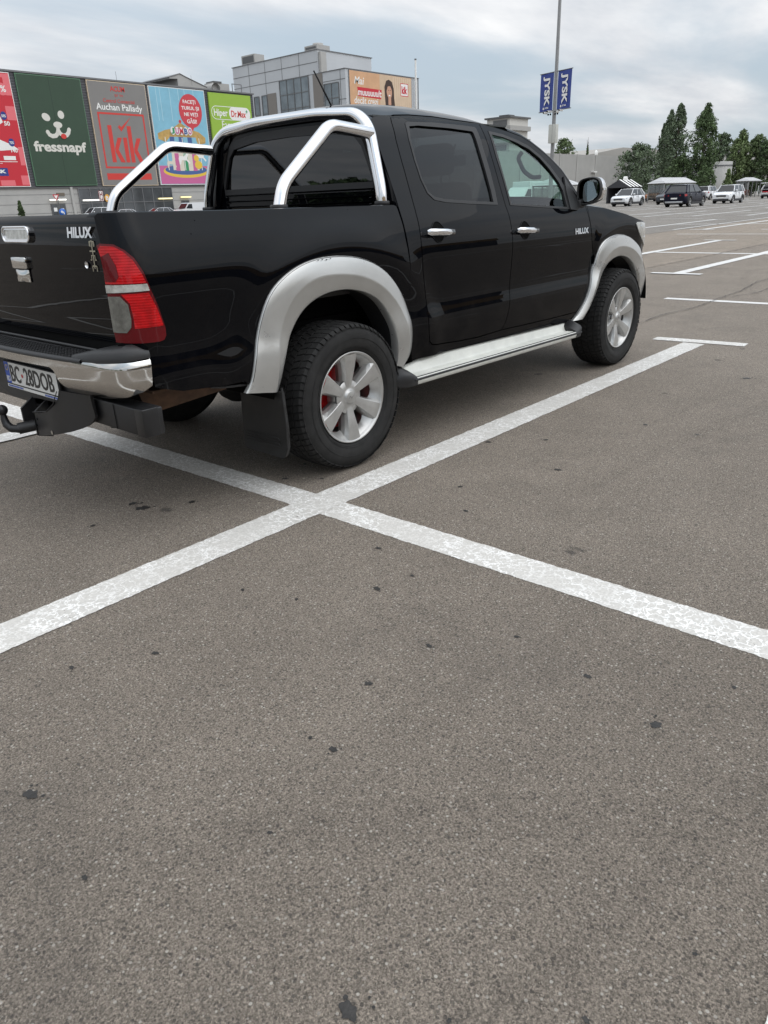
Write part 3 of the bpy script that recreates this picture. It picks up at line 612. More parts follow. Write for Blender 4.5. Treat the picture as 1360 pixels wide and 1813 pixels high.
# shallow ribs on the roof are left flat; seam grooves along both sides
ro.build('roof', TR)
ap = MB(); P1 = dens(EDGE[9:], .04, False); rings = []
for i, (x, z) in enumerate(P1):
    a = P1[max(i-1, 0)]; b = P1[min(i+1, len(P1)-1)]; t = Vector((b[0]-a[0], b[1]-a[1])).normalized(); nx, nz = -t.y, t.x
    y = F(x, z)[1]
    rings.append([(x, y, z), (x+nx*.012, y+.008, z+nz*.012), (x+nx*.022, y+.026, z+nz*.022), (x+nx*.026, y+.055, z+nz*.026), (x+nx*.022, y+.09, z+nz*.022), (x-nx*.02, y+.09, z-nz*.02)])
ap.loft(rings, BK, closed=False, caps=False)
both(ap, 'windscreen_pillar')
ws = MB(); rings = []
for r_ in rings_ if False else [0]: pass
WR = []
for i, (x, z) in enumerate(P1):
    a = P1[max(i-1, 0)]; b = P1[min(i+1, len(P1)-1)]; t = Vector((b[0]-a[0], b[1]-a[1])).normalized(); nx, nz = -t.y, t.x
    y = -(F(x, z)[1]+.085); WR.append([(x+nx*.024+.10*(1-(u/y)**2)*.9, u, z+nz*.024+.03*(1-(u/y)**2)) for u in [-y+2*y*k/16 for k in range(17)]])
ws.loft(WR, MT['glass_w'], closed=False, caps=False); ws.build('windscreen', TR)
hd = MB(); hd.loft([supr(x, z, -F(x, z)[1], .044-.02*j) for j, (x, z) in enumerate([(1.785, 1.668), (1.83, 1.66)])], BK, closed=False, caps=False); hd.build('roof_header', TR)
# back wall with frame, glass and ribs
bw = MB()
def BW(y, z, o=0): return (.505-o+.012*(z-1.25)*0, y, z)
wall = [(-.79, .88), (-.80, 1.25), (-.735, 1.42), (-.665, 1.57), (-.60, 1.68), (-.40, 1.715), (0, 1.725)]; wall = wall+[(-y, z) for y, z in wall[::-1][1:]]
gl = [(-.625, 1.385), (-.60, 1.45), (-.55, 1.56), (-.50, 1.605), (-.30, 1.632), (0, 1.638)]; gl = gl+[(-y, z) for y, z in gl[::-1][1:]]
glo = offp(gl, .02)
panel(bw, BK, BW, wall, [glo], res=.05, depth=.03)
for zz in (1.35, 1.315, 1.285):
    bw.tube([(.497, -.60, zz-.008), (.497, -.63, zz), (.497, .62, zz), (.497, .60, zz-.010)], .004, BK, 6)
o_ = bw.build('cab_back_wall', TR)
g = MB(); panel(g, MT['rubber'], BW, offp(gl, .045), [gl], res=.08, off=.006, depth=.02); g.build('rear_window_trim', TR)
g = MB(); panel(g, MT['glass_b'], BW, offp(gl, .002), res=.2, off=-.008, depth=0); g.build('rear_window', TR)
# ---- doors
def door(name_outline, frame, gls, gmat, hx, hz, emb):
    out = []
    d = MB(); panel(d, BK, F, name_outline, [frame], res=.024, depth=.022)
    ds = both(d, 'door')
    t = MB(); panel(t, MT['rubber'], F, offp(frame, -.001), [gls], res=.05, off=.003, depth=.02)
    both(t, 'window_trim', ds)
    g = MB(); panel(g, gmat, F, offp(gls, .006), res=.07, off=-.010, depth=0)
    both(g, 'window', ds)
    # handle: dark cup, chrome bar on two feet
    rec = MB(); c = (hx, hz+.0)
    rec_o = [(c[0]+.052*math.cos(t)*(1.15 if abs(math.sin(t)) < .5 else 1), c[1]+.054*math.sin(t)) for t in [2*math.pi*k/28 for k in range(28)]]
    panel(rec, MT['inner'], F, rec_o, res=.02, off=.0015, depth=0)
    rec.tube([F(a, b, .002) for a, b in rec_o+rec_o[:1]], .0022, BK, 6)
    both(rec, 'handle_recess', ds)
    hb = MB(); P = [F(hx-.113, hz+.004, .014), F(hx-.105, hz+.005, .032), F(hx-.05, hz+.003, .040), F(hx+.03, hz-.001, .041), F(hx+.10, hz-.005, .034), F(hx+.112, hz-.006, .014)]
    rings = []
    for i, p in enumerate(P):
        hh = [.010, .0165, .0175, .0175, .0165, .010][i]; dd = [.008, .010, .010, .010, .010, .008][i]
        rings.append([(p[0], p[1]-dd*math.cos(t), p[2]+hh*math.sin(t)) for t in [2*math.pi*k/14 for k in range(14)]])
    hb.loft(rings, CH); hb.tube([F(hx-.045, hz+.02, .045), F(hx-.045, hz-.018, .045)], .001, MT['rubber'], 5)
    both(hb, 'handle', ds)
    return ds
dr = door(rdoor, rframe, rglass, MT['glass_d'], .765, 1.123, False)
df = door(fdoor, fframe, fglass, MT['glass_g'], 1.650, 1.090, True)
e = MB()
text(e, 'HILUX', MT['chrome'], lambda u, v, o=0: F(u, v, o+.001), (2.293, 1.032, 2.483, 1.070), bold=.035, depth=.006)
both(e, 'badge', df, mir=False)
s_ = MB(); panel(s_, MT['plastic'], F, [(2.293, 1.40), (2.340, 1.335), (2.400, 1.245), (2.415, 1.196), (2.36, 1.186), (2.262, 1.194), (2.262, 1.212), (2.268, 1.300)], res=.04, off=.012, depth=.02)
both(s_, 'mirror_sail', df)
# ---- front wing, hood, nose
fout = [(2.525, 1.212), (2.8, 1.185), (3.1, 1.135), (3.3, 1.092), (3.55, 1.055), (3.8, 1.02), (4.05, .99), (4.27, .975), (4.27, .80), (3.9, .80), (3.70, .80), (3.62, .78), (3.52, .74)]
farch = [(3.43, .70), (3.38, .78), (3.30, .84), (3.18, .885), (3.05, .905), (2.93, .905), (2.81, .885), (2.71, .83), (2.64, .76), (2.59, .68), (2.545, .585)]
fout = fout+farch+[(2.535, .60), (2.573, .684), (2.603, .79), (2.600, .885), (2.560, .980), (2.539, 1.06), (2.526, 1.14)]
fw = MB(); panel(fw, BK, F, fout, res=.03, depth=.012); both(fw, 'front_wing')
hz_ = [(2.525, 1.212), (2.8, 1.185), (3.1, 1.135), (3.3, 1.092), (3.55, 1.055), (3.8, 1.02), (4.05, .99), (4.27, .975)]
ho = MB(); secs = []
for s, z in dens(hz_, .05, False):
    x, y, _a = F(s, z); y = -y; t = (s-2.52)/1.75; h = .075*(1-t**3)
    secs.append([(x+.12*max(0, 1-(u)**2)*(1-t) + (.0), -y*u, z+h*(1-abs(u)**2.6)) for u in [math.cos(math.pi*k/24) for k in range(25)]])
ho.loft(secs, BK, closed=False, caps=False); ho.build('hood', TR)
hl = MB(); hlo = [(3.235, 1.075), (3.40, 1.068), (3.65, 1.035), (3.9, 1.0), (4.05, .975), (4.05, .87), (3.8, .85), (3.6, .87), (3.47, .905), (3.37, .955), (3.29, 1.01)]
panel(hl, MT['clear'], F, smoothp(hlo, 1), res=.04, off=.007, depth=.012)
hl.tube([F(a, b, .009) for a, b in [(3.33, 1.045), (3.6, 1.015), (3.95, .96)]], .004, CH, 6); hl.tube([F(a, b, .009) for a, b in [(3.45, .96), (3.7, .92), (3.95, .90)]], .004, CH, 6)
hls = both(hl, 'headlight')
fbm = MB(); panel(fbm, BK, F, [(3.60, .79), (4.27, .79), (4.27, .56), (3.85, .56), (3.72, .66)], res=.05, off=.012, depth=.02); both(fbm, 'front_bumper')
gr = MB(); gr.box((3.86, -.40, .50), (3.905, .40, .98), MT['plastic'])
for z in (.86, .90, .94): gr.box((3.905, -.38, z-.008), (3.93, .38, z+.008), CH)
gr.build('grille', TR)
# ---- flares
def resamp(P, n):
    P = np.array(P, float); d = np.r_[0, np.cumsum(np.hypot(*np.diff(P, axis=0).T))]; t = np.linspace(0, d[-1], n)
    return list(zip(np.interp(t, d, P[:, 0]), np.interp(t, d, P[:, 1])))
def flare(outer, ridge, inner, n=70):
    O, Rg, I = [resamp(smoothp(p, 2, False), n) for p in (outer, ridge, inner)]
    rows = []
    for k in range(n):
        o, r_, i = O[k], Rg[k], I[k]
        L = lambda a, b, t: (a[0]*(1-t)+b[0]*t, a[1]*(1-t)+b[1]*t)
        ring = [F(*o, -.01), F(*o, .006), F(*L(o, r_, .03), .011), F(*L(o, r_, .10), .015), F(*L(o, r_, .35), .025), F(*L(o, r_, .65), .033), F(*L(o, r_, .92), .0405), F(*L(o, r_, .98), .0418), F(*L(r_, i, .03), .0416), F(*L(r_, i, .09), .0404), F(*L(r_, i, .5), .0335), F(*L(r_, i, .93), .0260), F(*i, .023), F(*i, -.03)]
        rows.append(ring)
    m = MB(); m.loft(rows, MT['silver'], closed=False, caps=False)
    for ring in (rows[0], rows[-1]): m.poly(ring, MT['silver'])
    m.tube([F(*L(O[k], Rg[k], .045), .0125) for k in range(2, n-2)], .0013, MT['rubber'], 5)
    rc_ = random.Random(4)
    for c0_, nn_ in ((29, 5), (52, 2)):
        for _ in range(nn_): k = c0_+rc_.randint(-1, 2); t_ = rc_.uniform(.07, .16); c_ = L(O[k], Rg[k], t_); q_ = rc_.uniform(.0015, .004); m.poly([F(c_[0]+q_*2*math.cos(u), c_[1]+q_*math.sin(u)*.8, .0185+.02*t_) for u in [k2*1.05 for k2 in range(6)]], MT['plastic'])
    # dark arch lip inside
    m2 = [[r[13], (r[13][0], r[13][1]+.12, r[13][2])] for r in rows]
    m.loft(m2, MT['plastic'], closed=False, caps=False)
    return m
RO = [(-.660, .528), (-.622, .572), (-.603, .657), (-.575, .738), (-.548, .812), (-.515, .883), (-.474, .942), (-.410, .990), (-.311, 1.034), (-.193, 1.058), (-.07, 1.062), (.07, 1.050), (.19, 1.018), (.302, .962), (.390, .885), (.458, .796), (.492, .699), (.502, .591), (.500, .520), (.470, .472), (.418, .455)]
RG = [(-.50, .502), (-.485, .600), (-.470, .700), (-.440, .790), (-.400, .860), (-.345, .922), (-.255, .965), (-.16, .980), (-.06, .977), (.04, .965), (.14, .940), (.235, .898), (.32, .838), (.385, .770), (.425, .690), (.442, .600), (.440, .530), (.425, .480), (.405, .457)]
RI = [(-.479, .498), (-.458, .545), (-.432, .640), (-.396, .720), (-.338, .794), (-.283, .846), (-.208, .882), (-.121, .902), (-.031, .906), (.062, .895), (.158, .869), (.246, .823), (.312, .750), (.352, .668), (.370, .596), (.377, .524), (.370, .467)]
both(flare(RO, RG, RI), 'wheel_arch_flare')
FO = [(2.372, .437), (2.429, .474), (2.470, .517), (2.523, .589), (2.560, .685), (2.590, .773), (2.604, .821), (2.622, .869), (2.645, .917), (2.700, .962), (2.784, .988), (2.900, 1.001), (3.037, .997), (3.176, .969), (3.304, .920), (3.414, .866), (3.53, .795), (3.61, .70), (3.64, .60), (3.62, .49)]
FG = [(2.455, .440), (2.520, .510), (2.556, .587), (2.595, .690), (2.650, .765), (2.718, .838), (2.812, .890), (2.927, .913), (3.053, .910), (3.189, .882), (3.291, .840), (3.39, .78), (3.47, .70), (3.53, .60), (3.55, .49)]
FI = [(2.520, .445), (2.579, .520), (2.617, .597), (2.662, .678), (2.722, .738), (2.777, .784), (2.848, .820), (2.942, .843), (3.044, .844), (3.17, .819), (3.265, .775), (3.34, .71), (3.395, .63), (3.42, .55), (3.43, .46)]
both(flare(FO, FG, FI), 'wheel_arch_flare')
# ---- wheel wells, chassis, axle
ch = MB()
for x in (0, 3.085):
    for sg in (-1, 1):
        ch.lathe([(.50, -.10), (.50, .28)], MT['inner'], 32, c=(x, sg*.68-.09, .44), a0=.05, a1=math.pi-.05)
        ch.box((x-.42, sg*.55-.01, .60), (x+.42, sg*.55+.01, .90), MT['inner'])
ch.box((-1.08, -.55, .48), (3.5, -.42, .60), MT['inner']); ch.box((-1.08, .42, .48), (3.5, .55, .60), MT['inner'])
ch.box((.5, -.80, .44), (2.45, .80, .48), MT['inner']); ch.box((-1.05, -.78, .66), (-.52, .78, .70), MT['inner']); ch.box((-.52, -.6, .70), (.5, .6, .74), MT['inner'])
ch.tube([(0, -.7, .37), (0, .7, .37)], .045, MT['steel'], 12); ch.sphere((0, .05, .37), .15, MT['steel'], 16)
ch.lathe([(.01, -.10), (.33, -.10), (.36, -.05), (.36, .05), (.33, .10), (.01, .10)], MT['tyre'], 32, axis='z', c=(-.62, 0, .56))
ch.tube([(-.1, .3, .42), (-.9, .42, .46), (-1.1, .46, .46)], .03, MT['rust'], 10)
ch.build('chassis', TR)
pl = MB(); pl.poly([(-1.06, -.66, .60), (-.72, -.80, .595), (-.70, -.79, .545), (-1.00, -.62, .47)], MT['rust']); pl.box((-1.07, -.80, .60), (-.70, -.60, .61), MT['rust'])
pl.tube([(-.82, -.845, .585), (-.76, -.845, .572), (-.70, -.85, .566), (-.64, -.85, .56)], .006, MT['steel'], 8)
pl.build('inner_bracket', TR)
# ---- wheels
def tyre_mesh():
    m = MB(); half = [(.228, .100), (.240, .118), (.262, .131), (.290, .1355), (.318, .134), (.338, .128), (.352, .120)]
    m.lathe([(r, -h) for r, h in half], MT['tyre'], 96); m.lathe([(r, h) for r, h in half][::-1], MT['tyre'], 96)
    for r0 in (.246, .254, .300): m.lathe([(r0-.0015, -.1215 if r0 < .25 else (-.1275 if r0 < .26 else -.1362)), (r0, -.1245 if r0 < .25 else (-.1305 if r0 < .26 else -.1380)), (r0+.0025, -.1255 if r0 < .25 else (-.131 if r0 < .26 else -.1368))], MT['tyre'], 96)
    # carcass under the tread
    m.lathe([(.352, -.120), (.3645, -.105), (.3685, 0), (.3645, .105), (.352, .120)], MT['tyre'], 96)
    n = 64
    for k in range(n):
        a = 2*math.pi*k/n; w_ = 2*math.pi/n
        def blk(y0, y1, a0, a1, rt, sk=.0, y2=None):
            P = []
            for (yy, rr, sh) in ((y0, rt[0]-.0015, 0), (y1, rt[1]-.0015, sk)):
                for aa in (a0, a1): P.append(((rr)*math.cos(a+aa+sh), yy, (rr)*math.sin(a+aa+sh)))
            for (yy, sh) in ((y0, 0), (y1, sk)):
                for aa in (a0, a1): P.append((.355*math.cos(a+aa+sh), yy, .355*math.sin(a+aa+sh)))
            m.add(P, [(0, 1, 3, 2), (0, 4, 5, 1), (2, 3, 7, 6), (0, 2, 6, 4), (1, 5, 7, 3)], MT['tyre'])
        g = w_*.84
        alt = .002 if k % 2 else 0
        blk(-.128-alt, -.112, 0, g, (.351, .3685)); blk(-.112, -.078, 0, g, (.3685, .3735), w_*.25)
        blk(-.070, -.030, w_*.2, w_*.2+g, (.374, .3755), w_*.4); blk(-.022, .022, 0, g, (.3755, .3755), -w_*.4); blk(.030, .070, w_*.2, w_*.2+g, (.3755, .374), w_*.4)
        blk(.078, .112, 0, g, (.3735, .3685), -w_*.25); blk(.112, .128+alt, 0, g, (.3685, .351))
    return m
def rim_mesh(redm):
    m = MB(); A = MT['alloy']; AD = MT['alloyd']
    # lip and barrel (outside is -y)
    m.lathe([(.2225, -.098), (.2315, -.112), (.2335, -.118), (.2320, -.1215), (.2275, -.122), (.2215, -.116), (.2165, -.106)], A, 72)
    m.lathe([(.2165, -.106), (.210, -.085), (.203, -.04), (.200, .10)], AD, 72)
    n = 6
    for k in range(n):
        a = math.pi/2+2*math.pi*k/n; ca, sa = math.cos(a), math.sin(a)
        def W(r, t, y): return (r*ca-t*sa, y, r*sa+t*ca)
        st = [(.050, .021, .027, -.092), (.075, .0225, .031, -.097), (.11, .027, .036, -.104), (.15, .033, .044, -.111), (.19, .039, .055, -.1155), (.2195, .044, .070, -.1165)]
        rings = []
        for r_, hw, bw_, y in st:
            rings.append([W(r_, -bw_, y+.045), W(r_, -bw_*.92, y+.022), W(r_, -hw, y+.002), W(r_, -hw*.90, y), W(r_, 0, y-.0015), W(r_, hw*.90, y), W(r_, hw, y+.002), W(r_, bw_*.92, y+.022), W(r_, bw_, y+.045)])
        m.loft(rings, A, closed=False, caps=False, smooth=False)
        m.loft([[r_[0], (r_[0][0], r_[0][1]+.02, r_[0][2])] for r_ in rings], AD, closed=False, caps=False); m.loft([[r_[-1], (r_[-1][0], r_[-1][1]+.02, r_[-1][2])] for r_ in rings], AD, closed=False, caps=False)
        b = a+math.pi/6; cb, sb = math.cos(b), math.sin(b)
        # web pocket between spokes at the rim
        rings = []
        for t in (-.28, -.14, 0, .14, .28):
            c2, s2 = math.cos(b+t), math.sin(b+t); q = 1-(abs(t)/.28)**2
            rings.append([(.2165*c2, -.106, .2165*s2), ((.203-.006*(1-q))*c2, -.088, (.203-.006*(1-q))*s2), ((.192-.02*(1-q))*c2, -.060, (.192-.02*(1-q))*s2)])
        m.loft(rings, A, closed=False, caps=False)
    m.lathe([(.001, -.086), (.060, -.086), (.070, -.082), (.082, -.065), (.088, -.04), (.088, -.02)], A, 48)
    # separate cap with its ring groove
    m.lathe([(.088, -.080), (.0865, -.087), (.083, -.0905), (.05, -.0935), (.034, -.0945), (.033, -.1035), (.029, -.1055), (.001, -.106)], A, 48)
    m.lathe([(.0875, -.0865), (.0885, -.0850), (.0895, -.080)], MT['steel'], 48)
    m.tube([(-.017, -.1062, -.004), (-.006, -.1068, .008), (.004, -.1068, -.006), (.016, -.1062, .006)], .0012, AD, 5)
    return m
def brake(redm):
    m = MB(); mt = MT['redd'] if redm else MT['steel']
    m.lathe([(.001, -.002), (.07, -.002), (.08, .010), (.168, .006), (.176, .012), (.178, .09), (.001, .09)], mt, 40)
    m.lathe([(.001, .095), (.2, .095)], MT['inner'], 40)
    return m
def wheel_at(x, sg, redm, first=None):
    wt = bpy.data.objects.new('wheel', None); COL.objects.link(wt); wt.parent = TR; wt.empty_display_size = .2
    wt.location = (x, sg*.768, .3715); 
    if sg > 0: wt.rotation_euler = (0, 0, math.pi)
    if first:
        for ch_ in first:
            c = ch_.copy(); COL.objects.link(c); c.parent = wt
        return None
    tm = tyre_mesh().build('tyre'); rm = rim_mesh(redm).build('rim')
    for o in (tm, rm): o.parent = wt
    return [tm, rm]
parts = wheel_at(0, -1, True)
wheels = [o for o in TR.children if o.name.startswith('wheel') and o.type == 'EMPTY']
for x, sg in ((3.085, -1), (0, 1), (3.085, 1)): wheel_at(x, sg, False, parts)
for wv in [o for o in TR.children if o.type == 'EMPTY']:
    br = brake(wv.location.x < 1).build('brake_drum'); br.parent = wv
for o in TR.children:
    if o.type == 'EMPTY' and o.location.x > 1 and o.location.y < 0: o.rotation_euler = (0, R(9), 0)
# ---- mudflaps
mf = MB()
fo = [(-.905, .50), (-.60, .50), (-.60, .21), (-.615, .19), (-.885, .185), (-.905, .205), (-.925, .27)]
fo = [(-.60, .50), (-.60, .20), (-.615, .185), (-.88, .18), (-.905, .195), (-.925, .24), (-.925, .33), (-.905, .50)]
panel(mf, MT['flap'], lambda a, b, o=0: (-.475-.02*(.5-b)*1.6-o, a, b), fo, res=.04, off=.006, depth=.014)
mf.tube([(-.49, -.924, .24), (-.485, -.922, .36), (-.480, -.905, .52)], .006, MT['flap'], 6)
for zz in (.262, .235): mf.tube([(-.506, -.64, zz+.022), (-.506, -.88, zz+.022), (-.506, -.89, zz+.014), (-.506, -.88, zz+.006), (-.506, -.64, zz+.006)], .0018, MT['rubber'], 5)
mf.build('mudflap', TR)
# ---- side step
stp = MB(); ST = MT['step']
xs = [.42, .46, .50]+[.6+.1*k for k in range(17)]+[2.24, 2.30]
rings = []
for x in xs:
    zr = float(np.interp(x, [.36, .44, .60, .86, 1.54, 2.30], [.405, .432, .458, .467, .452, .440])); d_ = float(np.interp(x, [.36, 2.3], [.006, -.008])); zb = .385-.0*x
    rings.append([(x, -.815, zr), (x, -.826, zr+.001), (x, -.838, zr-.02), (x, -.846, .402+d_), (x, -.856, .390+d_), (x, -.872, .388+d_), (x, -.925, .390+d_), (x, -.938, .389+d_), (x, -.942, .384+d_), (x, -.942, .380+d_)])
stp.loft(rings, ST, closed=False, caps=False)
stp.loft([[(x, -.942, r_[9][2]-.004), (x, -.945, r_[9][2]-.010), (x, -.938, r_[9][2]-.030), (x, -.920, r_[9][2]-.034), (x, -.80, r_[9][2]-.03)] for x, r_ in zip(xs, rings)], ST, closed=False, caps=False)
for k in range(6):
    y = -.875-.0085*k; stp.tube([(.47, y, .3925), (2.25, y, .3925-.0085)], .0022, ST, 5)
stps = both(stp, 'side_step')
q = MB(); q.tube([(.43, -.944, .3855), (2.33, -.944, .3715)], .0065, MT['rubber'], 8); q.tube([(.43, -.931, .396), (2.33, -.931, .382)], .003, MT['rubber'], 8)
both(q, 'rubber_strip', stps)
for x0, x1, zz in ((.31, .455, .0), (2.26, 2.43, -.014)):
    q = MB(); rings = []
    for i in range(9):
        t = i/8; x = x0+(x1-x0)*t; u = (t if x0 < 1 else 1-t); ww = math.sin(min(1, .18+u*1.1)*math.pi/2)
        yo = -.82-.128*ww; zt = .392+zz+.03*math.sin(u*math.pi)+.012; zl = .352+zz
        rings.append([(x, -.80, zt+.04), (x, yo+.05, zt+.012), (x, yo+.012, zt-.002), (x, yo, zt-.018), (x, yo+.004, zl+.006), (x, yo+.03, zl-.006), (x, -.80, zl-.004)])
    q.loft(rings, MT['plastic']); both(q, 'step_cap', stps)
# ---- tailgate
def TG(y, z, o=0):
    # slight swell; lower strip set in under a crease
    x = -1.131-.010*(1-(y/.75)**2)-.006*math.sin((z-.85)/.4*math.pi)
    if abs(z-.857) < .008: x += .005*(1-abs(z-.857)/.008)
    if z > 1.255: x += .02*((z-1.255)/.026)**2
    return (x-o, y, z)
tg = MB()
panel(tg, BK, TG, [(-.722, .805), (-.718, .97), (-.712, 1.06), (-.725, 1.18), (-.746, 1.27), (-.735, 1.281), (0, 1.279), (.735, 1.281), (.746, 1.27), (.725, 1.18), (.712, 1.06), (.718, .97), (.722, .805)], res=.022, depth=.04)
tg.box((-1.11, -.735, 1.24), (-1.07, .735, 1.279), BK, bev=.006)
tgo = tg.build('tailgate', TR)
h = MB(); h.box((-1.165, -.100, 1.068), (-1.138, .034, 1.118), MT['chromed'], bev=.007)
h.loft([[(-1.152-.010*math.sin(t*math.pi)*math.sin(v*math.pi), -.096+.126*v, 1.066-.052*t) for v in [k/8 for k in range(9)]] for t in [k/6 for k in range(7)]], MT['chromed'], closed=False, caps=False)
h.tube([(-1.152, -.098, 1.067), (-1.152, .032, 1.067)], .003, MT['inner'], 6)
h.build('handle', tgo)
def rr_(cx, cz, hw, hh, r, n=6):
    P = []
    for (sx, sz, a0) in ((1, 1, 0), (-1, 1, 90), (-1, -1, 180), (1, -1, 270)):
        for k in range(n+1):
            a = R(a0+90*k/n); P.append((cx+sx*(hw-r)+r*math.cos(a), cz+sz*(hh-r)+r*math.sin(a)))
    return P
h = MB(); fl = lambda a, b, o=0: (TG(a, b)[0]-o, a, b)
panel(h, CH, fl, rr_(-.045, 1.209, .128, .033, .026), [rr_(-.045, 1.209, .112, .019, .015)], res=.05, off=.012, depth=.012)
h.tube([fl(a, b, .012) for a, b in rr_(-.045, 1.209, .124, .029, .023)+[rr_(-.045, 1.209, .124, .029, .023)[0]]], .005, CH, 8)
lt = h.build('high_brake_light', tgo)
h = MB(); panel(h, MT['clear'], fl, rr_(-.045, 1.209, .112, .019, .015), res=.05, off=.008, depth=.004)
for k in range(1, 7): h.tube([fl(-.155+.22*k/7, 1.193, .0065), fl(-.155+.22*k/7, 1.225, .0065)], .0022, MT['clear'], 4)
h.build('lens', lt)
e = MB()
TGr = lambda u, v, o=0: TG(-u, v, o+.001)
text(e, 'HILUX', MT['chrome'], TGr, (.488, 1.196, .676, 1.236), bold=.04, depth=.008, shear=.12)
e.build('badge', tgo)
e = MB()     # small Cyrillic cross badge
gm = pm('badge_gold', (.42, .39, .30), .3, .9)
for (u, v, a, b) in ((0, 0, .003, .052), (0, .012, .020, .0025), (-.011, .038, .0022, .010), (.011, .038, .0022, .010), (-.017, .038, .0018, .009), (.017, .038, .0018, .009), (-.010, .047, .006, .0018), (.010, .047, .006, .0018), (-.012, -.012, .0022, .009), (.012, -.012, .0022, .009), (-.017, -.020, .005, .0018), (.017, -.020, .005, .0018), (-.008, -.004, .006, .0016), (.008, -.004, .006, .0016), (0, -.042, .014, .0025), (-.015, -.052, .0025, .010), (.015, -.052, .0025, .010)):
    cu_, cv_ = .652+u, 1.137+v; P = [TGr(cu_-a, cv_-b, .003), TGr(cu_+a, cv_-b, .003), TGr(cu_+a, cv_+b, .003), TGr(cu_-a, cv_+b, .003)]; e.poly(P, gm)
e.build('small_badge', tgo)
e = MB(); e.lathe([(.013, -.004), (.012, 0), (.006, .001), (.001, .001)], CH, 20, axis='x', c=(-1.142, -.595, 1.098)); e.build('lock', tgo)
gasket = MB()
for sg in (-1, 1): gasket.box((-1.10, sg*.715-.02, .80), (-1.07, sg*.715+.02, 1.26), MT['inner'])
gasket.box((-1.13, -.75, .76), (-1.09, .75, .82), MT['inner'])
gasket.build('tailgate_frame', TR)
# ---- tail lights
tlo = [(-1.212, 1.170), (-1.19, 1.178), (-1.137, 1.174), (-1.105, 1.152), (-1.081, 1.123), (-1.062, 1.074), (-1.049, 1.011), (-1.027, .939), (-1.007, .856), (-1.009, .83), (-1.018, .816), (-1.036, .811), (-1.098, .811), (-1.207, .815), (-1.216, .90), (-1.218, .992), (-1.219, 1.05), (-1.206, 1.12)]
tl = MB(); panel(tl, MT['redk'], F, tlo, res=.025, off=.009, depth=.014, rim=MT['inner']); tls = both(tl, 'tail_light')
def lens(name, mat, P, off=.0105, d=.004):
    m = MB(); panel(m, mat, F, P, res=.02, off=off, depth=d); return both(m, name, tls)
lens('red_lens', MT['red'], [(-1.206, 1.160), (-1.19, 1.170), (-1.140, 1.166), (-1.110, 1.146), (-1.087, 1.115), (-1.069, 1.068), (-1.060, 1.034), (-1.216, 1.034), (-1.204, 1.11)])
lens('white_band', MT['clear'], [(-1.217, 1.030), (-1.058, 1.031), (-1.053, 1.006), (-1.218, 1.001)], .0125)
lens('reverse_lens', MT['smoke'], [(-1.214, .988), (-1.160, .989), (-1.133, .958), (-1.128, .903), (-1.132, .873), (-1.150, .853), (-1.210, .854)], .0125)
lens('red_lens', MT['red'], [(-1.154, .996), (-1.057, .998), (-1.034, .939), (-1.016, .870), (-1.120, .868), (-1.120, .905), (-1.126, .962)])
lens('lamp_bowl', MT['redk'], [(-1.205, 1.13), (-1.165, 1.145), (-1.150, 1.10), (-1.150, 1.06), (-1.165, 1.042), (-1.212, 1.042)], .012, .001)
# ---- rear bumper
BP = [(-.888, -1.105), (-.886, -1.135), (-.878, -1.165), (-.858, -1.205), (-.81, -1.240), (-.735, -1.264), (-.6, -1.285), (-.4, -1.305), (-.2, -1.317), (0, -1.32)]
BP = BP+[(-y, x) for y, x in BP[::-1][1:]]
_bp = np.array(smoothp(BP, 2, False)); _bd = np.r_[0, np.cumsum(np.hypot(*np.diff(_bp, axis=0).T))]; _bd -= _bd[-1]/2
BL = 2*float(_bd[-1])
def BPf(s, z, o=0):
    y = float(np.interp(s, _bd, _bp[:, 0])); x = float(np.interp(s, _bd, _bp[:, 1]))
    y2 = float(np.interp(s+.01, _bd, _bp[:, 0])); x2 = float(np.interp(s+.01, _bd, _bp[:, 1])); y1 = float(np.interp(s-.01, _bd, _bp[:, 0])); x1 = float(np.interp(s-.01, _bd, _bp[:, 1]))
    t = Vector((x2-x1, y2-y1)); t.normalize(); n = (-t.y, t.x)
    t_ = (z-.60)/.16; tuck = -.055*(max(0, 1-t_*2.2))**2.2-.012*(max(0, t_-.86)/.14)**2
    o2 = o+tuck
    return (x+n[0]*o2, y+n[1]*o2, z)
cbm = MB()
up = [(-BL/2, .772), (-BL/2+.06, .770), (-.86, .760), (-.72, .750), (-.45, .744), (0, .742)]
lo = [(-BL/2+.01, .655), (-BL/2+.05, .632), (-.85, .612), (-.66, .592), (-.56, .585), (-.515, .60), (-.485, .65), (-.462, .695), (-.44, .708), (-.42, .710)]
ol = up+[(-a, b) for a, b in up[::-1][1:]]+[(-a, b) for a, b in lo]+lo[::-1]
panel(cbm, MT['chromed'], BPf, ol, res=.022, depth=.02)
bmp = cbm.build('rear_bumper', TR)
pd = MB()    # black step pad with raised dashes
rings = []
for s in np.linspace(-.66, .66, 41):
    x, y, _a = BPf(s, .745); rings.append([(x-.002, y, .742), (x-.006, y, .752), (x+.004, y, .760), (x+.03, y, .762), (-1.165, y, .762), (-1.155, y, .765), (-1.155, y, .73)])
pd.loft(rings, MT['plastic'], closed=False, caps=False)
for j in range(6):
    for k in range(56):
        y = -.62+k*.0225+(.011 if j % 2 else 0); x = -1.30+.02*j+.035*(y/.66)**2
        if x > -1.175: continue
        pd.box((x-.0035, y-.0075, .7635), (x+.0035, y+.0075, .7665), MT['rubber'])
pd.tube([(-1.168, -.66, .772), (-1.168, .66, .772)], .006, MT['plastic'], 8)
pd.build('step_pad', bmp)
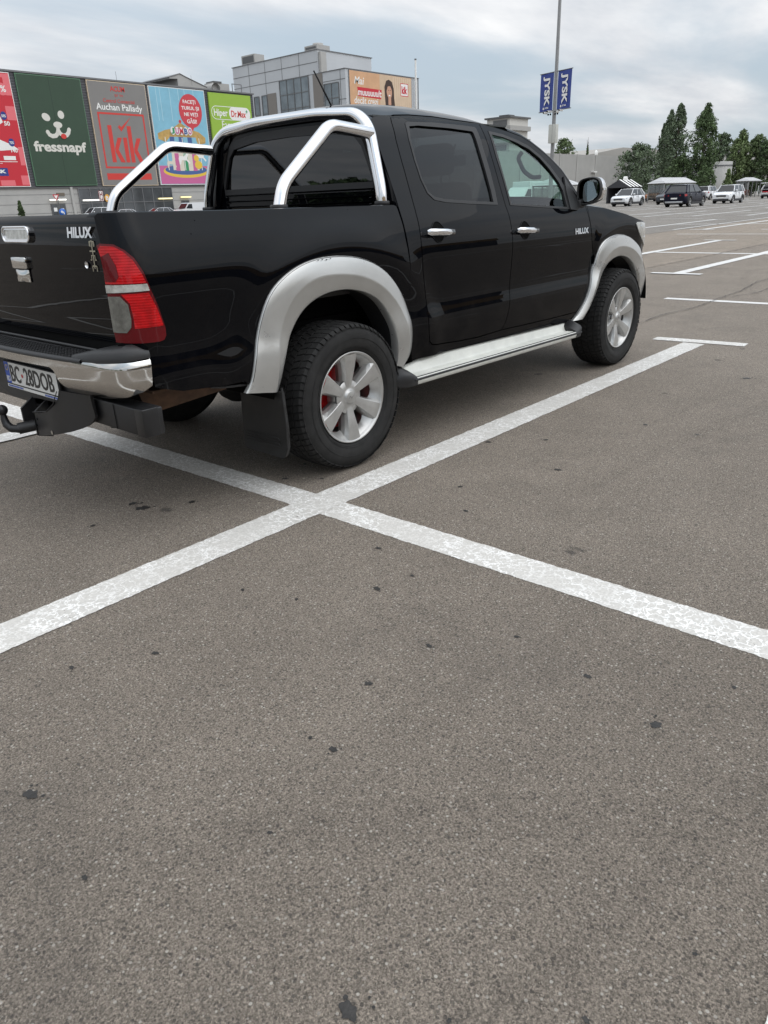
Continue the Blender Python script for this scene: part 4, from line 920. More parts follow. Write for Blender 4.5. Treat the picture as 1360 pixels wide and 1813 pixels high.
for sg in (-1, 1):
    cp = MB(); rings = []
    for s in np.linspace(-BL/2-.0, -.60, 24):
        x, y, _a = BPf(s, .75); x2_, y2_, _a = BPf(s, .75, -.02); xi, yi, _a = BPf(s, .75, -.125)
        zb = float(np.interp(s, [-BL/2, -.80, -.60], [.768, .757, .746])); rise = .032*min(1, (s+BL/2+.01)/.05)*float(np.interp(s, [-.72, -.60], [1, .5]))
        xi = min(xi, -1.10) if s > -.83 else xi; 
        rings.append([(x, y, zb-.006), (x, y, zb+.004), (x*.8+x2_*.2, y*.8+y2_*.2, zb+.018+rise*.3), (x2_, y2_, zb+.010+rise), (xi, max(yi, y) if False else yi, zb+.012+rise), (xi, yi, zb-.02)])
    cp.loft(rings, MT['plastic'], closed=False, caps=False)
    for rg in (rings[0], rings[-1]): cp.poly(rg, MT['plastic'])
    cp.build('corner_cap', bmp, mirror=(sg > 0))
rc = MB()      # dark recess behind the plate
rc.box((-1.19, -.44, .545), (-1.17, .44, .735), MT['plastic']); rc.box((-1.29, -.45, .712), (-1.17, .45, .720), MT['plastic'])
panel(rc, MT['plastic'], lambda a, b, o=0: (-1.20-o, a, b), [(-.50, .60), (-.34, .69), (.34, .69), (.50, .60), (.42, .52), (.25, .47), (-.02, .50), (-.3, .51), (-.45, .55)], res=.2, depth=.02)
rc.build('plate_recess', bmp)
np_ = MB(); PX = -1.222; PY = -.045; PZ = .597
np_.box((PX, PY-.268, PZ-.062), (PX+.012, PY+.268, PZ+.060), MT['rubber'], bev=.003)
pf = lambda u, v, o=0: (PX-.0015-o, PY-u, PZ+v)
np_.poly([pf(-.258, -.045), pf(.258, -.045), pf(.258, .055), pf(-.258, .055)], MT['white'])
np_.poly([pf(-.260, -.045, .001), pf(-.215, -.045, .001), pf(-.215, .055, .001), pf(-.260, .055, .001)], MT['plateblue'])
text(np_, 'RO', MT['white'], pf, (-.254, -.037, -.221, -.010), bold=.03, depth=.002)
for k in range(12): np_.disc((PX-.003, PY+.2375+.0125*math.cos(k*math.pi/6), PZ+.028+.0125*math.sin(k*math.pi/6)), .0028, MT['yellow'], 'x', 6)
text(np_, 'BC', MT['platebk'], pf, (-.205, -.035, -.105, .045), bold=.012, depth=.002)
text(np_, '28DOB', MT['platebk'], pf, (-.062, -.035, .222, .045), bold=.012, depth=.002)
np_.disc((PX-.003, PY+.084, PZ+.003), .009, MT['platered'], 'x', 12)
np_.poly([pf(-.262, -.064, .002), pf(.262, -.064, .002), pf(.262, -.050, .002), pf(-.262, -.050, .002)], MT['white'])
text(np_, 'SERVICE AUTO', MT['plateblue'], pf, (-.25, -.061, -.08, -.053), depth=.003) if False else None
for (a, b) in ((-.25, -.10), (.12, .25)):
    x = a
    while x < b: l_ = random.uniform(.006, .014); np_.poly([pf(x, -.061, .003), pf(x+l_, -.061, .003), pf(x+l_, -.053, .003), pf(x, -.053, .003)], MT['plateblue']); x += l_+.003
np_.build('number_plate', bmp)
# ---- tow bar
tw = MB()
tw.box((-1.19, -.905, .462), (-1.10, .905, .572), MT['steel'], bev=.006)
tw.box((-1.192, -.908, .462), (-1.12, -.85, .574), MT['steel'], bev=.003)
tw.poly([(-1.1925, -.70, .466), (-1.1925, -.694, .466), (-1.1925, -.690, .568), (-1.1925, -.696, .568)], MT['inner'])
tw.tube([(-1.15, -.60, .458), (-1.15, -.60, .448)], .02, MT['steel'], 10)
# curved cheek plate, wrapped forward at both sides of the ball neck
ck = [(-.085, .457), (-.15, .463), (-.223, .481), (-.275, .503), (-.310, .527), (-.338, .553), (-.355, .590), (-.56, .590), (-.57, .50), (-.545, .475), (-.502, .452), (-.45, .432), (-.387, .412), (-.30, .390), (-.213, .370), (-.14, .357), (-.07, .347)]
panel(tw, MT['steel'], lambda a, b, o=0: (-1.262-o+.16*max(0, (-a-.27)), a, b), ck, res=.05, off=0, depth=.012)
tw.prism([(-1.262, .457), (-1.262, .347), (-1.20, .330), (-1.12, .400), (-1.12, .50), (-1.20, .50)], -.095, -.083, MT['steel'], 'y')
tw.prism([(-1.262, .457), (-1.262, .385), (-1.20, .350), (-1.12, .400), (-1.12, .50), (-1.20, .50)], .035, .047, MT['steel'], 'y')
panel(tw, MT['steel'], lambda a, b, o=0: (-1.19-o, a, b), [(.45, .56), (.12, .56), (.06, .46), (-.10, .44), (-.36, .52), (-.36, .62), (.45, .62)], res=.1, depth=.01)
tw.tube([(-1.263, -.083, .458), (-1.263, -.223, .482), (-1.263, -.31, .528), (-1.257, -.355, .588)], .0022, MT['plastic'], 5)
for y_, z_ in ((-.115, .43), (-.10, .40)): tw.disc((-1.2635, y_, z_), .006, MT['inner'], 'x', 8)
tw.disc((-1.2645, -.24, .388), .010, MT['chromed'], 'x', 10)
two = tw.build('tow_bar', TR)
bl = MB(); bl.sphere((-1.335, .070, .460), .025, MT['steel'], 20)
bl.tube([(-1.335, .07, .440), (-1.335, .07, .418), (-1.333, .062, .392), (-1.325, .035, .376), (-1.30, -.01, .374), (-1.24, -.05, .382)], .016, MT['steel'], 12, rr=[.013, .016, .019, .019, .018, .018])
bl.tube([(-1.315, -.012, .380), (-1.24, -.04, .386)], .026, MT['steel'], 14)
bl.build('tow_ball', two)
# ---- roll bar
CHT = MT['chrome']
hp = MB(); z0 = 1.262
half_ = [(.440, -.738, z0), (.440, -.732, 1.345), (.468, -.640, 1.640), (.482, -.545, 1.706), (.485, -.255, 1.728)]
hp.tube(half_+[(x, -y, z) for x, y, z in half_[::-1]], .0295, CHT, 24, fillet=.055)
hoop = hp.build('roll_bar', TR)
for sg in (-1, 1):
    l = MB(); l.tube([(-.252, -.728, z0+.006), (-.212, -.722, 1.372), (.150, -.676, 1.628), (.458, -.655, 1.608)], .0295, CHT, 24, fillet=.05); l.build('rear_leg', hoop, mirror=(sg > 0))
    for (x, y) in ((.44, -.738), (-.252, -.728)):
        l = MB(); l.lathe([(.034, 0), (.040, .001), (.040, .020), (.034, .024)], MT['rubber'], 20, axis='z', c=(x, y, z0+.004)); l.build('foot', hoop, mirror=(sg > 0))
# ---- mirrors
mm = MB()
def mirx(t, off=0): return [(-.80, 1.262), (-.797, 1.30), (-.80, 1.352), (-.822, 1.378), (-.86, 1.388), (-.905, 1.392), (-.945, 1.386), (-.970, 1.360), (-.978, 1.315), (-.974, 1.275), (-.955, 1.245), (-.90, 1.222), (-.84, 1.214), (-.81, 1.228)]
mo = smoothp(mirx(0), 2); cxm, czm = -.888, 1.303
rings = [[(2.405, cxm+(a-cxm)*.90, czm+(b-czm)*.88) for a, b in mo], [(2.398, cxm+(a-cxm)*.96, czm+(b-czm)*.95) for a, b in mo], [(2.405, a, b) for a, b in mo], [(2.425, cxm+(a-cxm)*1.02, czm+(b-czm)*1.02) for a, b in mo]]
mm.loft(rings, MT['plastic'], caps=False)
mm.add([(2.425, cxm+(a-cxm)*.9, czm+(b-czm)*.88) for a, b in mo], [list(range(len(mo)))], MT['inner'])
mm.tube([(2.44, -.80, 1.235), (2.43, -.85, 1.235)], .025, MT['plastic'], 10); mm.box((2.39, -.84, 1.20), (2.46, -.78, 1.25), MT['plastic'], bev=.008)
mro = both(mm, 'door_mirror')
mc = MB(); rings = [[(2.425, cxm+(a-cxm)*1.025, czm+(b-czm)*1.025) for a, b in mo], [(2.46, cxm+(a-cxm)*1.02-.006, czm+(b-czm)*1.0) for a, b in mo], [(2.50, cxm+(a-cxm)*.85-.002, czm+(b-czm)*.82) for a, b in mo], [(2.525, cxm+(a-cxm)*.55, czm+(b-czm)*.5) for a, b in mo], [(2.53, cxm+(a-cxm)*.1, czm+(b-czm)*.1) for a, b in mo]]
mc.loft(rings, CH); both(mc, 'chrome_cover', mro)
mg = MB(); gp = smoothp([(-.845, 1.24), (-.842, 1.335), (-.862, 1.366), (-.91, 1.378), (-.940, 1.365), (-.953, 1.32), (-.945, 1.270), (-.92, 1.248), (-.88, 1.236)], 2)
mg.add([(2.412+.006*((a-cxm)/.08)**2-(a-cxm)*.10, a, b) for a, b in gp], [list(range(len(gp)))], MT['mirrorm']); both(mg, 'mirror_glass', mro)
mi = MB(); mi.box((2.455, -.985, 1.30), (2.475, -.955, 1.325), MT['clear'], bev=.004); both(mi, 'indicator', mro)
# ---- aerial, cabin
an = MB(); an.tube([(.735, -.12, 1.792), (.60, -.13, 1.955)], .004, MT['rubber'], 8, rr=[.0055, .004]); an.lathe([(.026, -.004), (.022, .008), (.010, .018), (.001, .020)], MT['rubber'], 16, axis='z', c=(.74, -.12, 1.783)); an.build('aerial', TR)
for y in (-.36, .36):
    s_ = MB(); s_.box((1.45, y-.25, .80), (2.0, y+.25, .95), MT['seat'], bev=.05)
    s_.box((1.30, y-.25, .85), (1.46, y+.25, 1.38), MT['seat'], bev=.06, X=None); s_.box((1.31, y-.14, 1.42), (1.42, y+.14, 1.60), MT['seat'], bev=.045); s_.tube([(1.36, y-.06, 1.36), (1.36, y-.06, 1.44)], .008, CH, 6); s_.build('front_seat', TR)
s_ = MB(); s_.box((.75, -.62, .80), (1.15, .62, .97), MT['seat'], bev=.04); s_.box((.62, -.62, .85), (.76, .62, 1.33), MT['seat'], bev=.05)
for y in (-.38, .38): s_.box((.63, y-.13, 1.33), (.72, y+.13, 1.48), MT['seat'], bev=.04)
s_.build('rear_seat', TR)
d_ = MB(); d_.box((2.28, -.72, .85), (2.62, .72, 1.17), MT['dash'], bev=.05); d_.box((2.26, -.40, 1.14), (2.45, .40, 1.21), MT['dash'], bev=.03); d_.box((2.30, -.70, 1.12), (2.42, -.45, 1.20), MT['dash'], bev=.03); d_.build('dashboard', TR)
st_ = MB(); a_ = [(2.17+.05*math.sin(t)*-1, .36+.19*math.cos(t), 1.13+.18*math.sin(t)) for t in [2*math.pi*k/28 for k in range(29)]]; st_.tube(a_, .015, MT['rubber'], 8); st_.box((2.16, .29, 1.08), (2.22, .43, 1.18), MT['rubber'], bev=.02); st_.tube([(2.18, .18, 1.13), (2.18, .54, 1.13)], .012, MT['rubber'], 6); st_.build('steering_wheel', TR)
m_ = MB(); m_.box((2.02, -.12, 1.50), (2.05, .12, 1.57), MT['rubber'], bev=.012); m_.tube([(2.03, 0, 1.56), (2.08, 0, 1.64)], .008, MT['rubber'], 6); m_.tube([(2.035, .02, 1.50), (2.035, .02, 1.34)], .003, MT['rubber'], 5); m_.box((2.02, .0, 1.26), (2.05, .04, 1.36), MT['seat'], bev=.012); m_.build('rear_view_mirror', TR)
g_ = MB(); g_.tube([(2.00, -.60, 1.555), (1.99, -.575, 1.52), (2.06, -.58, 1.44), (2.14, -.60, 1.40), (2.20, -.625, 1.405)], .014, MT['dash'], 10, fillet=.03); g_.build('grab_handle', TR)
fl_ = MB(); fl_.box((.55, -.74, .50), (2.6, .74, .56), MT['inner']); fl_.box((2.58, -.76, .5), (2.62, .76, 1.14), MT['inner']); fl_.build('cabin_floor', TR); fl_ = MB(); fl_.box((.55, -.6, 1.69), (1.8, .6, 1.70), MT['dash']); fl_.build('headlining', TR)

# ================================================================ MALL
def ribbed(name, col, period, amp=.35, axis=2, rough=.5, metal=0.2):
    m = bpy.data.materials.new(name); m.use_nodes = True; t = m.node_tree; b = t.nodes['Principled BSDF']; b.inputs['Roughness'].default_value = rough; b.inputs['Metallic'].default_value = metal
    P = t.nodes.new('ShaderNodeTexCoord').outputs['Object']; sp = t.nodes.new('ShaderNodeSeparateXYZ'); t.links.new(P, sp.inputs[0])
    def ma(op, a, b_):
        n = t.nodes.new('ShaderNodeMath'); n.operation = op
        for i, v in enumerate((a, b_)):
            if isinstance(v, (int, float)): n.inputs[i].default_value = v
            elif v is not None: t.links.new(v, n.inputs[i])
        return n.outputs[0]
    f = ma('FRACT', ma('DIVIDE', sp.outputs[axis], period), None); g = ma('LESS_THAN', f, .3)
    ns = t.nodes.new('ShaderNodeTexNoise'); ns.inputs['Scale'].default_value = .6; ns.inputs['Detail'].default_value = 4; t.links.new(P, ns.inputs[0])
    k = ma('MULTIPLY', ma('SUBTRACT', 1.0, ma('MULTIPLY', g, amp)), ma('ADD', .85, ma('MULTIPLY', ns.outputs[0], .3)))
    v = t.nodes.new('ShaderNodeVectorMath'); v.operation = 'SCALE'; v.inputs[0].default_value = col; t.links.new(k, v.inputs['Scale']); t.links.new(v.outputs[0], b.inputs['Base Color'])
    bp = t.nodes.new('ShaderNodeBump'); bp.inputs['Distance'].default_value = period*.2; t.links.new(ma('ABSOLUTE', ma('SUBTRACT', f, .5), None), bp.inputs['Height']); t.links.new(bp.outputs[0], b.inputs['Normal'])
    return m
C_ = lambda n, c, r=.6, **k: pm(n, c, r, **k)
SID = ribbed('dark_siding', (.085, .085, .095), .34, .6); PANEL = C_('grey_wall_panel', (.40, .39, .37), .7, var=.06, vscale=.5)
TRIM = C_('grey_trim', (.16, .16, .165), .5); WHT = C_('print_white', (.80, .79, .76), .6); DKG = C_('curtain_frame', (.10, .10, .10), .5)
FGL = pm('facade_glass', (.06, .065, .07), .12, 0, 1, .05, var=.5, vscale=.35)
LAMP = pm('lit_lamp_white', (1, .98, .92), .5, emit=1.0); LAMPY = pm('lit_lamp_yellow', (1, .86, .45), .5, emit=.9)
mall = thing('mall_building', 'long grey shopping mall with dark ribbed upper cladding behind the pickup', 'shopping mall', (60, 110, 0))
def part(mb, name, par):
    o = mb.build(name, par, loc=tuple(par.location)); return o
m = MB(); m.box((15, 110.05, 0), (92.55, 150, 4.75), PANEL)
for z in (1.3, 2.55, 3.8):
    m.box((15, 110.02, z-.02), (57.3, 110.06, z+.02), TRIM); m.box((73.6, 110.02, z-.02), (92.5, 110.06, z+.02), TRIM)
m.box((56.1, 109.85, 0), (56.5, 110.06, 4.75), PANEL)
part(m, 'lower_wall', mall)
m = MB(); m.box((15, 110, 4.75), (92.6, 150, 19.1), SID); part(m, 'upper_cladding', mall)
m = MB(); m.box((14.9, 109.8, 19.1), (92.8, 110.3, 19.32), TRIM); m.box((92.55, 110.3, 19.1), (92.8, 150, 19.32), TRIM); m.box((14.9, 109.88, 4.6), (92.7, 110.1, 4.78), DKG); part(m, 'parapet_trim', mall)
m = MB(); m.box((57.35, 109.93, .1), (73.55, 110.04, 4.6), FGL)
for k in range(10): x = 57.35+k*1.8; m.box((x-.05, 109.86, .1), (x+.05, 109.95, 4.6), TRIM)
for z in (2.45, .1, 4.5): m.box((57.35, 109.85, z), (73.55, 109.95, z+.09), TRIM)
part(m, 'entrance_glazing', mall)
for x0, x1, zt in ((52.75, 54.95, 2.55), (75.25, 76.75, 2.5)):
    m = MB(); m.box((x0, 109.9, .14), (x1, 110.04, zt), DKG); m.box((x0+.15, 109.87, .2), ((x0+x1)/2-.05, 109.92, zt-.15), FGL); m.box(((x0+x1)/2+.05, 109.87, .2), (x1-.15, 109.92, zt-.15), FGL)
    m.box((x0+.3, 109.85, 1.5), (x0+.8, 109.87, 2.0), WHT); m.box((x1-.75, 109.85, 1.3), (x1-.35, 109.87, 1.9), WHT); part(m, 'door', mall)
m = MB(); m.box((53.95, 109.95, 3.6), (55.15, 110.04, 4.0), C_('vent_brown', (.16, .13, .10))); part(m, 'vent', mall)
for x0, x1, z, mt in ((52.65, 55.06, 3.08, LAMP), (57.76, 60.3, 2.9, LAMP), (70.8, 73.3, 2.88, LAMPY), (75.1, 77.0, 3.04, LAMPY)):
    m = MB(); m.box((x0, 109.55, z-.10), (x1, 109.85, z+.10), mt); m.box((x0, 109.5, z+.10), (x1, 110.0, z+.15), TRIM); part(m, 'wall_lamp', mall)
m = MB(); m.prism([(77.3, 20.85), (79.4, 21.45), (80.4, 21.1), (84.6, 19.85), (84.6, 19.3), (78.9, 19.3), (78.9, 20.7), (77.35, 20.6)], 112, 122, PANEL, 'y'); m.prism([(77.2, 20.85), (79.4, 21.52), (80.4, 21.17), (84.6, 19.92), (84.6, 19.85), (80.4, 21.08), (79.4, 21.43), (77.2, 20.75)], 111.9, 122.1, TRIM, 'y'); part(m, 'roof_monitor', mall)
m = MB(); m.lathe([(.9, 0), (.9, 2.6), (0.01, 2.6)], PANEL, 20, axis='y', c=(86.3, 111.8, 19.75)); m.box((86.0, 112.4, 19.3), (89.6, 114.5, 20.75), PANEL); m.box((86.3, 112.3, 20.75), (88.0, 114.4, 21.0), DKG)
for x in (89.9, 91.9): m.box((x-.05, 111.9, 19.3), (x+.05, 112.0, 20.8), TRIM)
m.box((89.85, 111.9, 20.7), (91.95, 112.0, 20.82), TRIM); part(m, 'rooftop_unit', mall)
m = MB(); m.tube([(67.85, 112, 19.3), (67.83, 112, 20.8)], .025, TRIM, 6); m.tube([(81.6, 112, 19.9), (81.6, 112, 21.4)], .02, TRIM, 6); m.box((38, 112, 19.3), (50.6, 120, 19.75), PANEL, bev=.2); part(m, 'roof_fittings', mall)['kind'] = 'stuff'

def board(name, label, x0, x1, z0, z1, base, frame, art, y=110., th=.22, fm=None):
    m = MB(); m.box((x0, y-th, z0), (x1, y-.01, z1), frame)
    f = lambda u, v, o=0: (u, y-th-.02-o, v)
    e = .10
    m.poly([f(x0+e, z0+e), f(x1-e, z0+e), f(x1-e, z1-e), f(x0+e, z1-e)], base)
    art(m, f)
    o = m.build(name, None, loc=((x0+x1)/2, y-th/2, z0)); return tag(o, label, 'billboard', 'billboards on the mall wall')
def quad(m, f, x0, z0, x1, z1, mat, o=.01): m.poly([f(x0, z0, o), f(x1, z0, o), f(x1, z1, o), f(x0, z1, o)], mat)
def ell(m, f, cx, cz, rx, rz, mat, o=.01, rot=0, n=28):
    P = []
    for k in range(n):
        a = 2*math.pi*k/n; u, v = rx*math.cos(a), rz*math.sin(a); c, s = math.cos(R(rot)), math.sin(R(rot)); P.append(f(cx+u*c-v*s, cz+u*s+v*c, o))
    m.poly(P, mat)
def pp(m, f, pts, mat, o=.01): m.poly([f(a, b, o) for a, b in pts], mat)
RED = C_('print_red', (.55, .02, .035)); REDL = C_('print_pink_red', (.75, .16, .18)); NAVY = C_('print_navy', (.02, .04, .22)); GRN = C_('print_forest_green', (.030, .062, .036), var=.08, vscale=.3)
GREY = C_('print_grey', (.215, .205, .195), var=.05, vscale=.4); KRED = C_('print_scarlet', (.60, .045, .035)); SKYB = C_('print_sky_blue', (.22, .47, .60), var=.10, vscale=.5); PINK = C_('print_pink', (.55, .13, .30)); BALL = C_('print_balloon_red', (.58, .05, .065))
OCH = C_('print_ochre', (.50, .32, .10), var=.25, vscale=1.5); LIME = C_('print_lime', (.29, .46, .05)); CREAM = C_('print_cream', (.68, .62, .52)); BLUE2 = C_('print_blue', (.06, .12, .30)); YEL = C_('print_yellow', (.75, .50, .06)); SKIN = C_('print_skin', (.55, .30, .20)); HAIR = C_('print_hair', (.045, .022, .015)); GRN2 = C_('print_green', (.04, .28, .12)); BRN = C_('print_brown', (.30, .16, .08)); ORG = C_('print_warm', (.62, .36, .20), var=.12, vscale=.3)
def a_red(m, f):
    for (x0, z0, x1, z1) in ((49.15, 5.1, 50.2, 6.3), (49.5, 7.6, 50.2, 9.9), (48.9, 13.2, 50.2, 14.9), (49.3, 16.2, 50.2, 18.3), (46.2, 5.0, 48.2, 5.7), (41.3, 18.3, 50.2, 18.75)): quad(m, f, x0, z0, x1, z1, REDL, .008)
    ell(m, f, 48.95, 16.9, .75, .75, REDL); text(m, '%', WHT, f, (48.75, 16.55, 49.5, 17.35), bold=.02, depth=.02)
    pp(m, f, [(44, 13.2), (47.3, 12.4), (48.2, 12.9), (47.9, 13.8), (48.1, 14.6), (47.2, 14.5), (44, 15)], WHT); ell(m, f, 48.45, 13.7, .42, .52, NAVY, .02); text(m, '50', WHT, f, (48.3, 12.5, 49.1, 13.05), bold=.03, depth=.02)
    text(m, '50%', WHT, f, (48.15, 13.5, 48.75, 13.85), bold=.02, depth=.03)
    pp(m, f, [(44.5, 9.2), (47.2, 9.4), (49.6, 9.6), (48.9, 10.1), (47.3, 10.75), (44.5, 10.9)], WHT); ell(m, f, 48.8, 10.45, .42, .5, NAVY, .02); text(m, '70%', WHT, f, (48.5, 10.25, 49.1, 10.6), bold=.02, depth=.03); text(m, '140', WHT, f, (48.5, 9.2, 49.4, 9.7), bold=.03, depth=.02)
    quad(m, f, 47.3, 8.25, 48.95, 8.75, WHT); quad(m, f, 44, 8.0, 49.1, 8.08, WHT); quad(m, f, 44, 7.8, 47, 7.86, WHT)
    quad(m, f, 44.6, 6.25, 47.5, 7.25, NAVY); text(m, 'JYSK', WHT, f, (44.9, 6.45, 47.25, 7.05), bold=.05, depth=.02)
board('billboard', 'red sale billboard with white pillows at the left end', 41.2, 50.31, 4.85, 18.95, RED, WHT, a_red)
def a_green(m, f):
    WP = C_('print_offwhite', (.66, .64, .58))
    ell(m, f, 54.40, 13.82, .62, .48, WP, rot=-25); ell(m, f, 56.68, 14.22, .48, .52, WP)
    ell(m, f, 55.95, 12.90, .66, .42, WP)
    def stroke(pts, w_, o=.012):
        for i in range(len(pts)-1):
            a, b = Vector(pts[i]), Vector(pts[i+1]); t = (b-a).normalized(); n = Vector((-t.y, t.x))*w_; pp(m, f, [tuple(a-n), tuple(b-n), tuple(b+n), tuple(a+n)], WP, o+i*.0006); ell(m, f, pts[i][0], pts[i][1], w_, w_, WP, o+.01+i*.0006, n=14)
        ell(m, f, pts[-1][0], pts[-1][1], w_, w_, WP, o+.02, n=14)
    stroke([(54.25, 11.95), (54.45, 11.60), (54.85, 11.42), (55.35, 11.48), (55.65, 11.75), (55.85, 12.2), (55.9, 12.7)], .27)
    stroke([(55.85, 12.2), (56.1, 11.75), (56.5, 11.55), (57.0, 11.6), (57.35, 11.95), (57.5, 12.35)], .27, .04)
    ell(m, f, 56.50, 11.45, .42, .34, KRED, .09)
    text(m, 'fressnapf', WP, f, (51.85, 9.02, 59.75, 10.75), bold=.035, depth=.02)
    pp(m, f, [(55.75, 5.15), (55.83, 5.15), (55.76, 18.9), (55.68, 18.9)], C_('print_seam', (.017, .035, .022)), .005)
board('billboard', 'dark green billboard with a white cartoon animal face', 51.1, 60.55, 4.95, 19.0, GRN, C_('green_edge', (.10, .20, .12)), a_green)
def a_kik(m, f):
    text(m, 'ACUM', KRED, f, (65.1, 17.75, 67.5, 18.45), bold=.02, depth=.02); text(m, 'și în', KRED, f, (65.7, 17.0, 67.1, 17.45), depth=.02); text(m, 'Centrul Comercial', KRED, f, (63.7, 16.25, 68.9, 16.75), depth=.02)
    text(m, 'Auchan Pallady', WHT, f, (62.4, 14.95, 70.1, 16.1), bold=.015, depth=.02)
    for (x0, z0, x1, z1) in ((62.4, 14.65, 70.2, 14.9), (62.4, 7.3, 70.2, 7.55), (62.4, 7.55, 62.65, 14.65), (69.95, 7.55, 70.2, 14.65)): quad(m, f, x0, z0, x1, z1, KRED)
    def K(x, z0, z1): 
        quad(m, f, x, z0, x+.66, z1, KRED, .012); pp(m, f, [(x+.74, z0+1.95), (x+1.42, z0+3.4), (x+2.15, z0+3.4), (x+1.3, z0+1.75), (x+2.2, z0), (x+1.45, z0), (x+.74, z0+1.45)], KRED, .014)
    K(63.7, 8.15, 13.2); K(66.95, 8.15, 13.2); quad(m, f, 66.05, 8.15, 66.7, 11.6, KRED, .012)
    pp(m, f, [(65.45, 13.0), (65.95, 12.4), (67.9, 14.45), (66.0, 13.0), (65.75, 13.3)], KRED, .013)
    quad(m, f, 62.4, 5.7, 70.1, 6.6, KRED)
board('billboard', 'grey billboard with big red letters and a red square frame', 61.45, 71.15, 4.85, 19.0, GREY, C_('warm_edge', (.62, .50, .36)), a_kik)
def a_jumbo(m, f):
    quad(m, f, 71.8, 5.05, 82.05, 7.75, PINK, .008)
    for x in (72.9, 73.6, 75.4, 77.0, 78.2, 79.9): quad(m, f, x, 14.2 if x < 76 else 17.3, x+.10, 18.9, C_('print_pale_blue', (.40, .62, .70)), .007)
    ell(m, f, 79.05, 15.85, 2.22, 2.45, BALL, .02); pp(m, f, [(78.2, 13.8), (79.1, 12.9), (79.5, 13.7)], BALL, .021)
    for tx, (a, b, c, d) in (('FACEȚI', (77.75, 16.75, 80.2, 17.45)), ('TURUL ȘI', (77.35, 15.85, 80.75, 16.55)), ('NE VEȚI', (77.75, 14.95, 80.4, 15.65)), ('GĂSI!', (78.15, 14.05, 80.05, 14.85))): text(m, tx, WHT, f, (a, b, c, d), bold=.025, depth=.035)
    pp(m, f, [(72.3, 11.6), (72.3, 12.4), (73.6, 12.9), (75.2, 13.2), (76.75, 14.1), (78.4, 13.2), (80.2, 12.8), (81.4, 12.0), (81.3, 11.2), (79.8, 10.9), (79.4, 11.9), (74.4, 11.9), (73.6, 11.2)], OCH, .012); ell(m, f, 76.78, 14.25, .25, .25, BALL, .015)
    for k in range(6): quad(m, f, 74.4+k*.85, 10.4, 74.4+(k+1)*.85-.02, 12.0, (BLUE2, SKYB)[k % 2], .013)
    quad(m, f, 74.4, 7.1, 79.5, 10.5, CREAM, .0125)
    for k, mt in enumerate((PINK, CREAM, GRN2, CREAM, PINK)): quad(m, f, 74.9+k*.85, 7.0, 75.7+k*.85, 9.6, mt, .0135)
    for x in (73.5, 76.7, 80.0): quad(m, f, x, 7.1, x+.12, 11.9, WHT, .018)
    ell(m, f, 76.9, 6.95, 4.45, 1.0, YEL, .0105); ell(m, f, 76.9, 7.15, 4.1, .75, BLUE2, .0115)
    def horse(x, z, s, mt):
        pp(m, f, [(x+a*s, z+b*s) for a, b in ((0, .9), (.2, 1.3), (1.2, 1.25), (1.6, 1.8), (2.1, 1.75), (1.95, 1.45), (1.75, 1.2), (1.7, .85), (2.2, .35), (2.05, .1), (1.5, .65), (.6, .7), (.3, .0), (.1, .05))], mt, .022)
    horse(75.6, 7.9, 1.0, WHT); horse(79.0, 8.3, .95, WHT); horse(73.3, 7.4, .8, CREAM)
    ell(m, f, 79.4, 7.9, .75, .62, YEL, .03); ell(m, f, 79.1, 8.9, .5, .5, YEL, .031)
    x = 74.75
    for ch_, mt in zip('JUMBO', (GRN2, PINK, BALL, BLUE2, PINK)): ell(m, f, x+.38, 12.85, .44, .60, WHT, .025+.001*x); text(m, ch_, mt, f, (x+.06, 12.42, x+.70, 13.28), bold=.05, depth=.13); x += .82
board('billboard', 'sky blue billboard with a carousel and a red balloon', 71.65, 82.15, 4.9, 19.0, SKYB, WHT, a_jumbo)
def a_dr(m, f):
    def pill(x0, z0, x1, z1, mt, o): pp(m, f, rr_((x0+x1)/2, (z0+z1)/2, (x1-x0)/2, (z1-z0)/2, (z1-z0)*.48, 8), mt, o)
    pill(83.25, 14.9, 91.5, 16.95, WHT, .010); pill(83.35, 15.0, 91.4, 16.85, LIME, .013); pill(86.9, 14.92, 91.45, 16.93, WHT, .016)
    text(m, 'Hiper', WHT, f, (83.75, 15.1, 86.6, 16.5), bold=.02, depth=.03); text(m, 'Dr.Max', KRED, f, (87.35, 15.4, 90.5, 16.4), bold=.02, depth=.03); text(m, '+', GRN2, f, (90.5, 16.1, 90.95, 16.6), bold=.03, depth=.03)
    text(m, 'Farmacie', WHT, f, (85.2, 13.6, 90.0, 14.75), depth=.02); text(m, 'deschis', WHT, f, (83.6, 9.9, 86.6, 10.9), depth=.02); quad(m, f, 83.0, 6.8, 87.0, 8.5, WHT)
board('billboard', 'lime green pharmacy billboard nearest the roll bar', 82.95, 91.85, 4.9, 18.85, LIME, LIME, a_dr)

# ---------------- office block behind
ALU = C_('pale_cladding', (.50, .515, .53), .45, var=.05, vscale=.2); BRP = C_('brown_panel', (.21, .19, .17)); WIN = pm('office_glass', (.16, .18, .19), .12, .2, 1, .05, var=.4, vscale=.25); WIN2 = C_('window_frame_grey', (.13, .13, .13), .4)
of = thing('office_building', 'tall pale grey office block with a stepped roofline behind the mall', 'office building', (132, 125, 0))
m = MB(); X0, Y0 = 131.95, 125.
m.box((X0, Y0, 0), (157.4, 134, 28.25), ALU); m.box((X0, 133.4, 0), (150, 163.6, 32.9), ALU)
for y in (139.5, 145.5, 151.5, 157.5): m.box((X0-.03, y-.06, 18), (X0, y+.06, 32.9), WIN2)
for z in (30.6, 28.3): m.box((X0-.04, 133.4, z-.06), (X0, 163.6, z+.06), WIN2)
for z in (26.4, 22.5): m.box((X0-.04, Y0, z-.06), (X0, 132, z+.06), WIN2)
